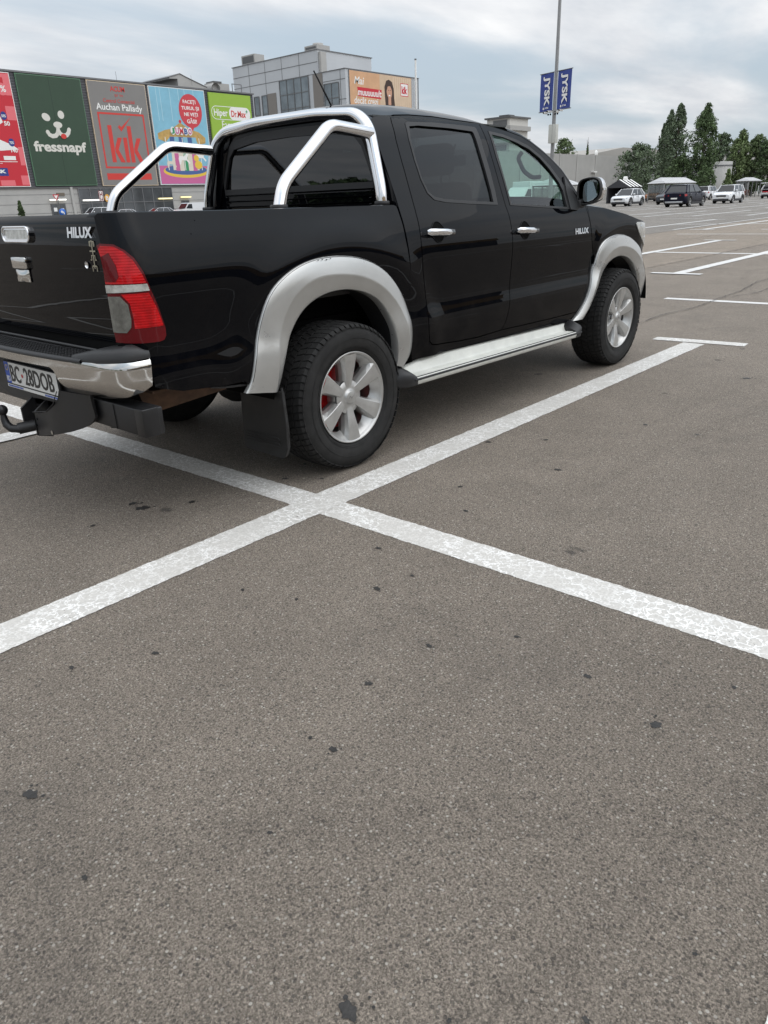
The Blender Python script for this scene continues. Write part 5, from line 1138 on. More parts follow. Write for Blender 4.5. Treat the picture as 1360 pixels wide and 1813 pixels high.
m.box((X0-.05, 126.5, 18), (X0-.01, 126.6, 28.2), WIN2); m.box((157.2, Y0-.05, 18), (157.45, 126, 28.3), DKG)
part(m, 'wall', of)
m = MB(); m.box((X0-.15, 133.2, 32.9), (150.2, 163.8, 33.05), TRIM); m.box((X0-.15, Y0-.15, 28.25), (157.6, 133.2, 28.4), TRIM); m.box((X0+.3, 132.6, 28.4), (134, 133.3, 32.5), PANEL); part(m, 'roof_edge', of)
for y0, y1 in ((132.1, 135.2), (148.1, 151.2)): m = MB(); m.box((X0-.12, y0, 15), (X0-.045, y1, 28.2 if y0 < 140 else 26), BRP); part(m, 'brown_panel', of)
for (y0, y1, z0, z1, nc, nr) in ((136.7, 146.6, 16, 28.2, 4, 4), (127.1, 131.7, 20, 25.9, 2, 2), (151.4, 153.3, 18, 25.8, 1, 2), (154.4, 156.2, 21.8, 25.8, 1, 1), (154.4, 160.2, 17, 20.8, 3, 1), (127.1, 131.7, 15, 18.5, 2, 1)):
    m = MB(); m.box((X0-.10, y0, z0), (X0-.045, y1, z1), WIN)
    for k in range(nc+1): y = y0+(y1-y0)*k/nc; m.box((X0-.2, y-.09, z0), (X0-.10, y+.09, z1), WIN2)
    for k in range(nr+1): z = z0+(z1-z0)*k/nr; m.box((X0-.18, y0, z-.09), (X0-.10, y1, z+.09), WIN2)
    part(m, 'window', of)
for (y0, y1, z1, x1) in ((156, 161, 35.2, 136), (134.3, 138.4, 34.2, 137)):
    m = MB(); m.box((X0+1, y0, 33.05), (x1, y1, z1), PANEL); m.box((X0+.95, y0+.4, 33.5), (X0+1, y1-.4, z1-.3), DKG)
    if y0 < 140: m.lathe([(1.2, 0), (1.2, .5), (.01, .5)], PANEL, 16, axis='z', c=(X0+3, 136, 34.2))
    part(m, 'rooftop_unit', of)
def a_wom(m, f):
    quad(m, f, 143.0, 18.2, 154.4, 28.0, C_('print_tan', (.60, .44, .30), var=.1, vscale=.4), .006)
    for k in range(9): quad(m, f, 147.8+k*.75, 18.2, 147.95+k*.75, 27.9, C_('print_curtain', (.70, .56, .42)), .008)
    text(m, 'Mai', WHT, f, (134.5, 25.5, 137.7, 27.0), bold=.01, depth=.02, shear=.2)
    pp(m, f, [(135.6, 23.2), (143.4, 23.0), (143.6, 24.9), (135.4, 25.0)], RED, .012); text(m, 'muuuuuult', WHT, f, (135.5, 23.35, 143.5, 24.75), bold=.02, depth=.03, shear=.15)
    text(m, 'decât crezi', WHT, f, (134.3, 21.7, 142.3, 23.1), bold=.01, depth=.02, shear=.15)
    pp(m, f, [(145.0, 21), (144.7, 23.5), (144.6, 25.6), (145.3, 26.9), (146.2, 27.2), (147.3, 26.8), (147.9, 25.5), (148.0, 23.5), (148.4, 21)], HAIR, .015); ell(m, f, 146.3, 24.7, .95, 1.35, SKIN, .022, rot=8)
    pp(m, f, [(143.6, 18.2), (144.2, 21.5), (145.6, 22.4), (147.2, 22.4), (148.9, 21.4), (149.4, 18.2)], HAIR, .018); quad(m, f, 145.9, 22.0, 146.9, 23.6, SKIN, .020)
    pp(m, f, [(145.35, 24.9), (145.2, 26.2), (146.2, 26.7), (147.2, 26.1), (147.2, 25.2), (146.6, 25.9), (145.8, 25.8)], HAIR, .026); ell(m, f, 146.35, 23.95, .35, .14, WHT, .027); quad(m, f, 145.8, 24.95, 146.15, 25.05, HAIR, .028); quad(m, f, 146.5, 24.98, 146.85, 25.08, HAIR, .028)
    quad(m, f, 150.4, 24.1, 153.2, 26.8, RED, .012); quad(m, f, 150.55, 24.25, 153.05, 26.65, WHT, .015); text(m, 'kik', RED, f, (150.8, 24.6, 152.8, 26.2), bold=.04, depth=.03)
m = MB(); m.box((132.9, 124.8, 18), (154.55, 124.99, 28.15), TRIM); f = lambda u, v, o=0: (u, 124.78-o, v); quad(m, f, 133.0, 18.1, 154.45, 28.05, ORG, 0); a_wom(m, f)
tag(m.build('poster', None, loc=(143, 124.9, 18)), 'orange poster of a smiling woman on the office block', 'billboard')
m = MB(); m.tube([(155.6, 124.3, 0), (155.6, 124.3, 31.9)], .22, WHT, 10); m.tube([(155.6, 124.3, 31.9), (155.6, 124.3, 32.2)], .27, TRIM, 10); tag(m.build('flue_pipe', None, loc=(155.6, 124.3, 0)), 'thin white flue rising beside the orange poster', 'chimney pipe')

# ---------------- long grey wall and things behind it
WALLM = ribbed('grey_barrier', (.36, .35, .33), .12, .03, 2, .55, .05); WALLD = ribbed('grey_barrier_dark', (.25, .25, .25), .12, .03, 2, .55, .1)
gwl = thing('warehouse_wall', 'long windowless grey warehouse wall behind the cart shelters', 'warehouse', (127, 69, 0))
m = MB(); m.box((92, 69, 0), (156, 74, 8), WALLM); part(m, 'wall', gwl)
m = MB(); m.box((156, 69.01, 0), (230, 74, 8.02), WALLD); part(m, 'wall', gwl)
m = MB()
for x in (101, 108, 114.5, 121.2, 127.7, 134.1, 141.5, 152.8, 176, 197, 213): m.box((x-.12, 68.9, 0), (x+.12, 69, 8.1), PANEL)
part(m, 'post', gwl)['kind'] = 'stuff'
m = MB(); m.prism([(146, 8), (168, 10.4), (190, 10.4), (196, 8)], 76, 100, C_('shed_roof', (.34, .32, .29), .7), 'y'); part(m, 'roof', gwl)
for x, z in ((140, 5.0), (155, 5.1), (172, 5.0), (196, 4)): m = MB(); m.box((x, 68.4, z), (x+1.3, 68.99, z+.18), WHT, X=None); part(m, 'wall_light', gwl)
m = MB(); m.sphere((145.5, 71, 8.5), .6, WHT, 14, sy=.35); tag(m.build('satellite_dish', None, loc=(145.5, 71, 8)), 'white dish on top of the grey warehouse wall', 'satellite dish')
m = MB(); m.lathe([(1.9, 0), (1.9, 5.5), (.01, 5.6)], PANEL, 24, axis='z', c=(139.2, 44.8, 0)); m.lathe([(1.95, 4.8), (1.95, 5.0)], TRIM, 24, axis='z', c=(139.2, 44.8, 0)); tag(m.build('round_tank', None, loc=(139.2, 44.8, 0)), 'pale round concrete tank between the poplars and the right trees', 'tank')
APW = C_('apartment_white', (.55, .53, .49), .7); BAL = C_('balcony_grey', (.36, .35, .33), .7)
ap1 = thing('apartment_block', 'cream apartment block far off between the trees', 'apartment block', (288, 92, 0))
m = MB(); m.box((284, 80, 0), (300, 95.5, 13.8), APW); m.box((286, 82, 13.8), (296, 92, 15.2), BAL); part(m, 'wall', ap1)
for k in range(6):
    for j in range(4):
        m = MB(); m.box((283.8, 81.2+k*2.4, 1.8+j*3), (283.95, 82.6+k*2.4, 3.4+j*3), WIN2); part(m, 'window', ap1)
ap2 = thing('apartment_block', 'pale apartment tower with wrapped balconies showing above the pickup cab', 'apartment block', (190, 118, 0))
m = MB(); m.box((185.8, 116.8, 0), (195, 124, 20.6), APW); part(m, 'wall', ap2)
m = MB(); m.box((185.2, 116.2, 20.6), (195.5, 124.5, 21.0), DKG); m.box((187, 118, 21), (190, 121, 21.5), DKG); part(m, 'roof', ap2)
for z in (8.6, 11.6, 14.6, 17.6):
    m = MB(); m.box((184.6, 115.8, z), (195, 123.5, z+1.1), BAL); part(m, 'balcony', ap2)
    m = MB(); m.box((185.7, 117.6, z+1.2), (185.78, 122, z+2.6), WIN2); part(m, 'window', ap2)

# ---------------- pole with banners
PG = C_('galvanised', (.27, .27, .27), .45, metal=.5, var=.1, vscale=2); px_, py_ = 36.83, 18.96
lp = thing('lamp_post', 'tall galvanised post carrying two blue banners and cameras', 'lamp post', (px_, py_, 0))
m = MB(); m.tube([(px_, py_, 0), (px_, py_, 7), (px_, py_, 14)], .1, PG, 16, rr=[.115, .092, .065]); m.box((px_-.25, py_-.25, .0), (px_+.25, py_+.25, .03), PG); part(m, 'pole', lp)
m = MB(); m.tube([(px_-.05, py_+1.2, 13.95), (px_, py_, 14.05), (px_+.05, py_-1.2, 13.95)], .04, PG, 8)
for s in (-1, 1): m.box((px_-.15, py_+s*1.5-.35, 13.88), (px_+.15, py_+s*1.5+.35, 13.98), TRIM, bev=.03)
part(m, 'lamp_head', lp)
m = MB(); m.box((px_-.32, py_-.32, 3.85), (px_-.05, py_+.12, 4.75), C_('cabinet', (.50, .50, .46), .6), bev=.01); m.box((px_-.325, py_-.11, 3.86), (px_-.318, py_-.10, 4.74), TRIM); part(m, 'cabinet', lp)
for dy, dz in ((.42, .0), (.2, .05), (-.28, .0), (-.5, .06)):
    m = MB(); m.box((px_-.40, py_+dy-.05, 5.28+dz), (px_-.05, py_+dy+.05, 5.37+dz), WHT, bev=.02); m.tube([(px_-.42, py_+dy, 5.325+dz), (px_-.40, py_+dy, 5.325+dz)], .04, MT['inner'], 10); m.tube([(px_, py_, 5.35), (px_-.1, py_+dy, 5.37+dz)], .015, WHT, 6); m.sphere((px_-.2, py_+dy*.6, 5.24), .05, MT['inner'], 8); part(m, 'camera', lp)
dvx, dvy = -.27, -.963       # towards the right end of the rods
for sgn, lab in ((-1, 'blue hanging banner on the left of the tall post'), (1, 'blue hanging banner on the right of the tall post')):
    a, b = (.16, 1.12) if sgn > 0 else (-1.12, -.16); zt, zb_ = 7.22, 5.42
    PT = lambda d, z, o=0: (px_+dvx*d-.963*o-.0, py_+dvy*d+.27*o, z)
    m = MB(); n = 10
    gridp = lambda o: [[PT(a+(b-a)*i/n, zb_+(zt-zb_)*j/8, o+.012*math.sin(i*.7+j*.4)) for i in range(n+1)] for j in range(9)]
    m.loft(gridp(0), C_('banner_blue', (.032, .058, .26), .6, var=.08, vscale=2), closed=False, caps=False)
    # letters run down the cloth, tops to the right
    cxx = (a+b)/2
    fb = lambda u, v, o=0: PT(cxx+v, zt-.18-u, .03+o)
    text(m, 'JYSK', WHT, fb, (-.04, -.25, 1.36, .25), bold=.035, depth=.004)
    text(m, 'JYSK', WHT, fb, (1.34, -.07, 1.44, .21), bold=.02, depth=.004) if False else None
    fh = lambda u, v, o=0: PT(cxx+u, zb_+.12+v, .03+o)
    text(m, 'JYSK', WHT, fh, (-.08, 0, .22, .09), bold=.03, depth=.004); m.poly([fh(-.22, .0, .004), fh(-.14, -.02, .004), fh(-.12, .08, .004), fh(-.2, .10, .004)], WHT)
    o_ = thing('banner', lab, 'banner', PT((a+b)/2, zb_, 0), group='blue banners on the post'); part(m, 'cloth', o_)
    m = MB()
    for z in (zt, zb_): m.tube([PT(0 if sgn > 0 else 0, z+.01), PT((b if sgn > 0 else a)*1.05, z+.01)], .022, WIN2, 8)
    part(m, 'rod', o_)

# ---------------- cart shelters
ROOFW = ribbed('shelter_roof', (.50, .50, .50), .8, .25, 0, .5, .1); DARKC = C_('dark_cloth', (.05, .05, .055), .8); PLX = glass('shelter_sheet', (.62, .62, .60), .08)
def shelter(name, label, x0, y0, L, Wd, he, hr, roofm, sheet=True):
    t = thing(name, label, 'cart shelter', (x0, y0, 0), group='cart shelters')
    m = MB()
    for x in np.linspace(x0, x0+L, 4):
        for y in (y0, y0+Wd): m.box((x-.05, y-.05, 0), (x+.05, y+.05, he), PG)
    for y in (y0, y0+Wd): m.box((x0-.05, y-.055, he-.1), (x0+L+.05, y+.055, he), PG)
    part(m, 'frame', t)
    m = MB(); xm = min(Wd/2, L/3)
    A = [(x0-.2, y0-.2, he), (x0+L+.2, y0-.2, he), (x0+L+.2, y0+Wd+.2, he), (x0-.2, y0+Wd+.2, he), (x0+.9, y0+Wd/2, hr), (x0+L-.9, y0+Wd/2, hr)]
    m.add(A, [(0, 1, 5, 4), (2, 3, 4, 5), (0, 4, 3), (1, 2, 5), (0, 3, 2, 1)], roofm); part(m, 'roof', t)
    if sheet:
        m = MB(); m.box((x0+.1, y0+Wd-.02, .5), (x0+L-.1, y0+Wd+.02, he-.2), PLX); m.box((x0-.02, y0+.1, .5), (x0+.02, y0+Wd-.1, he-.15), PLX); part(m, 'side_panel', t)
    return t
shelter('cart_shelter', 'white roofed cart shelter behind the dark blue SUV', 89.3, 33.9, 9.5, 1.85, 2.12, 2.75, ROOFW)
shelter('cart_shelter', 'white roofed cart shelter near the right edge of the car park', 124, 35.2, 5.8, 1.7, 2.25, 2.75, ROOFW)
shelter('cart_shelter', 'white roofed cart shelter seen through the pickup front window', 54, 28.4, 4.4, 1.9, 2.0, 2.5, ROOFW)
t = thing('striped_tent', 'dark tent with white stripes on its roof beside the white SUV', 'tent', (95, 41, 0))
m = MB(); m.prism([(40.9, 0), (40.9, 1.95), (42.3, 2.75), (43.75, 1.95), (43.75, 0), (43.6, 0), (43.6, 1.85), (41.05, 1.85), (41.05, 0)], 95, 99.2, DARKC, 'x'); m.box((98.9, 41.05, 0), (99.0, 43.6, 1.9), DARKC); part(m, 'cloth', t)
m = MB()
for k in range(4):
    x = 95.2+k*1.05; P = [(x, 40.70, 1.92), (x+.52, 40.70, 1.92), (x+.52, 42.3, 2.84), (x, 42.3, 2.84)]; m.poly(P, WHT); m.poly([(a, 84.6-b, c) for a, b, c in P], WHT)
m.tube([(96.9, 42.0, 2.9), (96.9, 42.4, 2.9)], .28, WHT, 16); part(m, 'stripe', t)['kind'] = 'stuff'
CART = C_('cart_red', (.28, .10, .09), .5); 
for nm, lab, x, y, n in (('cart_row', 'reddish trolley row in the cart shelter behind the dark blue SUV', 89.8, 34.3, 9), ('cart_row', 'reddish trolley row outside the right cart shelter', 122.6, 35.3, 6)):
    m = MB()
    for k in range(n):
        xx = x+k*.42
        for z in (.35, .55, .75, .95): m.tube([(xx, y, z), (xx, y+.55, z), (xx+.8, y+.5, z), (xx+.8, y+.05, z), (xx, y, z)], .018, CART, 4)
        for q in range(5): m.tube([(xx, y+q*.137, .35), (xx, y+q*.137, .98)], .012, CART, 4)
        m.tube([(xx-.1, y, 1.02), (xx-.1, y+.55, 1.02)], .022, C_('cart_bar', (.5, .03, .03)) if k == 0 else CART, 6)
    tag(m.build(nm, None, loc=(x, y, 0)), lab, 'shopping trolleys', 'trolley rows')

# ---------------- cars
CT = MT['tyre']; CR = pm('car_rim', (.42, .42, .42), .3, .7); GLS = pm('car_window', (.012, .015, .018), .1, 0, .5, .02, spec=.3); TLR = pm('car_tail_red', (.40, .01, .015), .25, 0, 1); HLC = pm('car_headlamp', (.50, .52, .54), .15, .4, 1); CLD = C_('car_cladding', (.028, .028, .03), .6)
def paint(n, c, metal=.2): return pm(n, c, .3, metal, .3 if sum(c) < .6 else 1, .03, spec=.25)
def car(name, label, cat, x, y, yaw, pt, L=4.5, W=1.84, H=1.62, WB=2.65, hood=1.0, belt=1.05, cab=(1.15, .35, -1.55, -2.05), group=None, clad=True, rimr=.25, tr=.345, roofm=None, seed=0, nose=.10, hatch=False):
    t = thing(name, label, cat, (x, y, 0), R(yaw), group); hw = W/2
    def P(mb, nm, par=t): 
        o = mb.build(nm, par); return o
    # lower body: rings along x with a plan taper and arches cut round the wheels
    xs = sorted(set([round(v, 3) for v in list(np.linspace(-L/2, L/2, 41))]))
    rings = []
    for xx in xs:
        u = abs(xx)/(L/2); w_ = hw*(1-.16*max(0, (u-.78)/.22)**2.0); 
        if xx > cab[0]: zt = hood-(hood-.72)*max(0, (xx-cab[0])/(L/2-cab[0]))**3.2*.8-(.02*(xx-cab[0]))
        elif xx < cab[3]: zt = belt-.02-.10*max(0, (cab[3]-xx)/(L/2+cab[3]+1e-6))**3
        else: zt = hood+(belt-hood)*(cab[0]-xx)/(cab[0]-cab[3])
        zb = .24+.14*max(0, (u-.8)/.2)**1.5; za = zb
        for cxw in (-WB/2, WB/2):
            d = abs(xx-cxw)
            if d < tr+.075: za = max(za, tr+math.sqrt((tr+.075)**2-d*d))
        h = zt-zb
        half = [(0, zb), (w_*.80, zb), (w_*.80, max(zb, za)), (w_*.97, max(zb+.02, za)), (w_, max(za+.01, zb+.32*h)), (w_*.995, max(za+.02, zb+.62*h)), (w_*.955, max(za+.03, zb+.86*h)), (w_*.90, zt-.015), (w_*.80, zt+.008), (0, zt+.035)]
        rings.append([(xx, a, b) for a, b in half]+[(xx, -a, b) for a, b in half[::-1][1:-1]])
    m = MB(); m.loft(rings, pt); P(m, 'body')
    if clad:
        m = MB()
        for s in (-1, 1):
            m.box((-WB/2+tr, s*(hw-.005)-.012, .22), (WB/2-tr, s*(hw-.005)+.012, .40), CLD)
            for cxw in (-WB/2, WB/2): m.lathe([(tr+.055, s*(hw-.03)), (tr+.06, s*(hw+.008)), (tr+.12, s*(hw+.006)), (tr+.125, s*(hw-.02))], CLD, 20, c=(cxw, 0, tr), a0=-.15, a1=math.pi+.15)
        m.box((L/2-.10, -hw*.78, .24), (L/2+.015, hw*.78, .44), CLD, bev=.03); m.box((-L/2-.015, -hw*.78, .26), (-L/2+.10, hw*.78, .48), CLD, bev=.03); P(m, 'lower_cladding')
    # glasshouse
    zr = H-.05; wb = hw*.90; wr = hw*.70
    c0, c1, c2, c3 = cab
    def gh(o, zlo=0): return [[(c0+o, s*(wb), belt-.03) for s in (-1, 1)], [(c1, s*wr, zr) for s in (-1, 1)], [(c2, s*wr, zr), ] if False else []]
    m = MB()
    bt = [(c0, -wb*.86, hood), (c0-.12, -wb, belt-.02), (c3+.10, -wb, belt-.02), (c3, -wb*.86, belt-.02), (c3, wb*.86, belt-.02), (c3+.10, wb, belt-.02), (c0-.12, wb, belt-.02), (c0, wb*.86, hood)]
    tp = [(c1, -wr*.86, zr), (c1-.10, -wr, zr), (c2+.08, -wr, zr-.02), (c2, -wr*.86, zr-.03), (c2, wr*.86, zr-.03), (c2+.08, wr, zr-.02), (c1-.10, wr, zr), (c1, wr*.86, zr)]
    m.loft([bt, tp], GLS, smooth=False); P(m, 'window')
    m = MB(); rp_ = []
    for xx in np.linspace(c2-.04, c1+.03, 9):
        q = (xx-(c1+c2)/2)/((c1-c2)/2); z = zr+.035+.03*(1-q*q); ww = wr*(1.02-.06*abs(q)**3)
        rp_.append([(xx, a*ww, z-.055*abs(a)**5-.0) for a in np.linspace(-1, 1, 9)]+[(xx, a*ww, zr-.02) for a in np.linspace(1, -1, 3)])
    m.loft(rp_, roofm or pt); P(m, 'roof')
    m = MB()
    for s in (-1, 1):
        for (a, b, r1) in (((c0-.02, s*wb*.97, belt-.02), (c1-.02, s*wr*.98, zr), .035), ((c3+.06, s*wb*.98, belt-.03), (c2+.05, s*wr*.98, zr-.02), .075), (((c0+c3)/2+.15, s*wb*1.0, belt-.03), ((c1+c2)/2+.10, s*wr*1.0, zr), .025), ((c3+.62, s*wb*1.0, belt-.03), (c2+.45, s*wr*1.0, zr), .04)):
            m.tube([a, b], r1, pt, 6)
        m.tube([(c0-.1, s*wb*1.005, belt-.01), (c3+.1, s*wb*1.005, belt-.01)], .018, CLD, 6)
    P(m, 'pillar')['kind'] = 'stuff'
    for s in (-1, 1):
        m = MB(); m.box((c0-.42, s*(hw+.02)-.09, belt+.0), (c0-.28, s*(hw+.02)+.09, belt+.13), pt, bev=.03); P(m, 'mirror')
        m = MB(); m.loft([[(L/2-.34, s*hw*.955, .80), (L/2-.34, s*hw*.955, .66), (L/2-.36, s*hw*.93, .66), (L/2-.36, s*hw*.93, .80)], [(L/2-.10, s*hw*.87, .80), (L/2-.08, s*hw*.88, .64), (L/2-.2, s*hw*.8, .64), (L/2-.2, s*hw*.8, .80)], [(L/2+.005, s*hw*.56, .76), (L/2+.012, s*hw*.56, .66), (L/2-.1, s*hw*.5, .66), (L/2-.1, s*hw*.5, .76)]], HLC, smooth=False); P(m, 'headlight')
        m = MB(); m.loft([[(-L/2+.28, s*hw*.965, .98), (-L/2+.28, s*hw*.965, .84), (-L/2+.3, s*hw*.93, .84), (-L/2+.3, s*hw*.93, .98)], [(-L/2+.06, s*hw*.885, .99), (-L/2+.05, s*hw*.885, .82), (-L/2+.2, s*hw*.8, .82), (-L/2+.2, s*hw*.8, .99)], [(-L/2-.012, s*hw*.45, .95), (-L/2-.012, s*hw*.45, .86), (-L/2+.1, s*hw*.4, .86), (-L/2+.1, s*hw*.4, .95)]], TLR, smooth=False); P(m, 'tail_light')
    m = MB(); m.box((L/2-.06, -hw*.5, .58), (L/2+.018, hw*.5, .74), CLD, bev=.02); m.box((L/2-.0, -hw*.48, .655), (L/2+.026, hw*.48, .67), CR); P(m, 'grille')
    for xx in (L/2+.012, -L/2-.024): m = MB(); m.box((xx, -.26, .47 if xx > 0 else .62), (xx+.014, .26, .58 if xx > 0 else .73), WHT); P(m, 'number_plate')
    # sill line and door gaps
    m = MB()
    for s in (-1, 1):
        for xx in (c0-.35, (c0+c3)/2+.15, c3+.62): m.box((xx-.006, s*hw*.99-.012, .34), (xx+.006, s*hw*.99+.012, belt-.08), CLD)
        for xx in ((c0+c3)/2+.30, c3+.75): m.box((xx, s*hw*.985-.03, belt-.16), (xx+.18, s*hw*.985+.03, belt-.13), CR)
    P(m, 'door_trim')['kind'] = 'stuff'
    ws_ = []
    for cxw in (-WB/2, WB/2):
        for s in (-1, 1):
            m = MB(); m.lathe([(rimr*.98, -.10), (tr*.86, -.115), (tr-.01, -.10), (tr, -.06), (tr, .06), (tr-.01, .10), (tr*.86, .115), (rimr*.98, .10)], CT, 28); m.lathe([(.01, 0), (rimr, .0)], MT['inner'], 20)
            wo = m.build('wheel', t); wo.location = (cxw, s*(hw-.115), tr)
            m = MB(); yy = s*.095
            m.lathe([(rimr, yy), (rimr*.93, yy*1.1), (rimr*.88, yy*.9)], CR, 24)
            for k in range(5):
                a = 2*math.pi*k/5+.3+seed; ca, sa = math.cos(a), math.sin(a)
                m.add([(ca*r_-sa*w_, yy*.98, sa*r_+ca*w_) for r_, w_ in ((.0, -.04), (rimr*.9, -.045), (rimr*.9, .045), (0, .04))], [(0, 1, 2, 3)], CR)
            m.sphere((0, yy, 0), .05, CR, 8, sy=.3); ro_ = m.build('rim', wo)
    m = MB(); m.box((-L/2+.2, -hw*.85, .20), (L/2-.25, hw*.85, .5), MT['inner']); P(m, 'underbody')
    return t
GP = 'cars in the far car park'
PW = paint('white_paint', (.72, .73, .74), 0); PN = pm('navy_paint', (.004, .005, .016), .35, 0, .12, .03, spec=.15); PGY = paint('grey_paint', (.07, .075, .085), .5); PO = paint('orange_paint', (.42, .18, .08)); PS = paint('silver_car_paint', (.45, .46, .48), .6)
c = car('parked_suv', 'dark blue SUV seen from behind with a white plate', 'car', 65.4, 22.25, 0, PN, 4.92, 2.0, 1.74, 2.975, 1.10, 1.15, (1.35, .55, -1.75, -2.3), GP, tr=.38, rimr=.29, roofm=paint('grey_roof', (.12, .125, .14), .3))
m = MB(); m.box((-2.50, -.72, .33), (-2.44, .72, .45), PS, bev=.02); m.build('bumper_trim', c)
car('parked_hatchback', 'boxy white hatchback with black grille, facing the camera', 'car', 76.35, 22.3, 180, PW, 4.12, 1.79, 1.63, 2.55, 1.02, 1.06, (1.05, .55, -1.65, -1.95), GP, tr=.335, rimr=.26, clad=True, seed=.4)
car('parked_suv', 'white SUV facing the camera before the striped tent', 'car', 73.78, 31.15, 180, PW, 4.51, 1.83, 1.62, 2.67, .98, 1.04, (1.1, .35, -1.5, -2.1), GP, tr=.36, rimr=.27, seed=.8)
car('parked_car', 'dark grey car half hidden by the dark blue SUV', 'car', 78.7, 28.75, 180, PGY, 4.2, 1.75, 1.50, 2.55, .95, 1.0, (1.0, .2, -1.5, -1.95), GP, clad=False)
car('parked_car', 'orange brown car behind the white SUV by the shelter', 'car', 105, 41.2, 180, PO, 4.2, 1.78, 1.6, 2.55, 1.0, 1.02, (1.0, .3, -1.5, -1.95), GP)
car('parked_suv', 'small white SUV showing its rear left of the boxy white hatchback', 'car', 106.0, 34.7, 0, PW, 4.23, 1.8, 1.69, 2.57, 1.08, 1.12, (1.15, .75, -1.75, -2.0), GP, roofm=PW)
car('parked_car', 'pale car behind the boxy white hatchback', 'car', 118, 35.4, 0, PS, 4.3, 1.8, 1.6, 2.6, group=GP)
c = car('parked_wagon', 'white car with its boot lid raised at the right edge', 'car', 105.6, 26.5, 0, PW, 4.4, 1.82, 1.60, 2.6, 1.0, 1.05, (1.1, .5, -1.75, -2.1), GP)
m = MB(); m.box((-2.9, -.72, 1.72), (-2.02, .72, 1.80), PW, bev=.03); m.build('boot_lid', c)
m = MB(); m.box((-2.235, -.66, .70), (-2.20, .66, 1.04), MT['inner']); m.box((-2.25, -.60, .70), (-2.24, .60, .84), RED); m.box((-2.9, .92, .5), (-2.86, .98, 1.5), PW) ; m.build('open_boot', c)
car('parked_car', 'grey car far off above the white car with raised boot', 'car', 128, 32.5, 0, PGY, 4.3, 1.8, 1.6, 2.6, group=GP)
GL = 'cars in front of the mall'
car('parked_suv', 'white SUV roof showing over the tailgate below the grey billboard', 'car', 51.4, 95, 180, PW, 4.3, 1.85, 1.80, 2.67, 1.1, 1.2, (1.1, .45, -1.7, -2.05), GL)
car('parked_car', 'silver car roof nearest the white van, over the bed side', 'car', 60.6, 94.5, 180, PS, 4.3, 1.78, 1.50, 2.6, group=GL)
car('parked_car', 'silver car roof just right of the left roll bar leg', 'car', 56.8, 98.0, 180, PS, 4.3, 1.78, 1.46, 2.6, group=GL)
van = thing('delivery_van', 'white panel van parked by the mall over the bed side', 'van', (66.2, 95, 0), R(180))
m = MB(); prof = [(2.5, .35), (2.5, .95), (2.25, 1.12), (1.35, 1.25), (.75, 1.95), (.55, 2.03), (-2.45, 2.05), (-2.5, 1.9), (-2.5, .35)]
m.prism(prof, -.95, .95, PW, 'y'); m.build('body', van)
for s in (-1, 1): m = MB(); m.prism([(1.20, 1.28), (.72, 1.84), (.15, 1.84), (.15, 1.22)], s*.94, s*.965, GLS, 'y'); m.build('window', van)
m = MB(); m.add([(1.38, -.85, 1.27), (1.38, .85, 1.27), (.80, .8, 1.92), (.80, -.8, 1.92)], [(0, 1, 2, 3)], GLS); m.build('windscreen', van)
for cxw in (-1.5, 1.5):
    for s in (-1, 1): m = MB(); m.lathe([(.01, -.1), (.2, -.1), (.33, -.09), (.33, .09), (.2, .1), (.01, .1)], CT, 24, c=(cxw, s*.86, .33)); m.build('wheel', van)
van2 = thing('delivery_van', 'white box van seen through the pickup front window', 'van', (61, 35.5, 0), R(180))
m = MB(); m.prism(prof, -.95, .95, PW, 'y'); m.box((-2.4, -.9, 2.0), (.4, .9, 2.5), PW, bev=.05); m.build('body', van2)
for s in (-1, 1): m = MB(); m.prism([(1.20, 1.28), (.72, 1.84), (.15, 1.84), (.15, 1.22)], s*.94, s*.965, GLS, 'y'); m.build('window', van2)
for cxw in (-1.5, 1.5):
    for s in (-1, 1): m = MB(); m.lathe([(.01, -.1), (.2, -.1), (.33, -.09), (.33, .09), (.2, .1), (.01, .1)], CT, 24, c=(cxw, s*.86, .33)); m.build('wheel', van2)

# ---------------- signs by the mall
sg = thing('traffic_sign', 'red edged yield triangle above a round blue arrow sign', 'road sign', (46.5, 95, 0))
m = MB(); m.tube([(46.5, 95, 0), (46.5, 95, 3.3)], .06, WIN2, 8); m.tube([(46.32, 95, 0), (46.32, 95, 3.0)], .04, WIN2, 8); part(m, 'post', sg)
f = lambda u, v, o=0: (u, 94.9-o, v)
m = MB(); m.prism([(45.83, 3.45), (46.72, 3.45), (46.27, 2.72)], 94.9, 94.93, RED, 'y'); pp(m, f, [(46.0, 3.35), (46.54, 3.35), (46.27, 2.9)], WHT, .01); part(m, 'yield_plate', sg)
m = MB(); BL_ = C_('sign_blue', (.02, .13, .50), .4); m.lathe([(.01, 0), (.45, 0), (.45, .03)], BL_, 24, c=(46.75, 94.87, 1.35)); pp(m, f, [(46.50, 1.40), (46.72, 1.62), (46.72, 1.48), (46.95, 1.40), (47.0, 1.1), (46.88, 1.1), (46.85, 1.28), (46.72, 1.34), (46.72, 1.2)], WHT, .04); part(m, 'arrow_plate', sg)
sg = thing('signboard', 'tall white sign with dark red marks on a thin post', 'sign', (52.5, 95, 0))
m = MB(); m.tube([(52.55, 95, 0), (52.55, 95, 3.7)], .035, PG, 8); part(m, 'post', sg)
DR = C_('sign_dark_red', (.22, .02, .03)); f = lambda u, v, o=0: (u, 94.95-o, v)
m = MB(); m.box((52.2, 94.96, 2.55), (52.85, 95.0, 3.8), DR); quad(m, f, 52.26, 2.61, 52.79, 3.74, WHT, 0); 
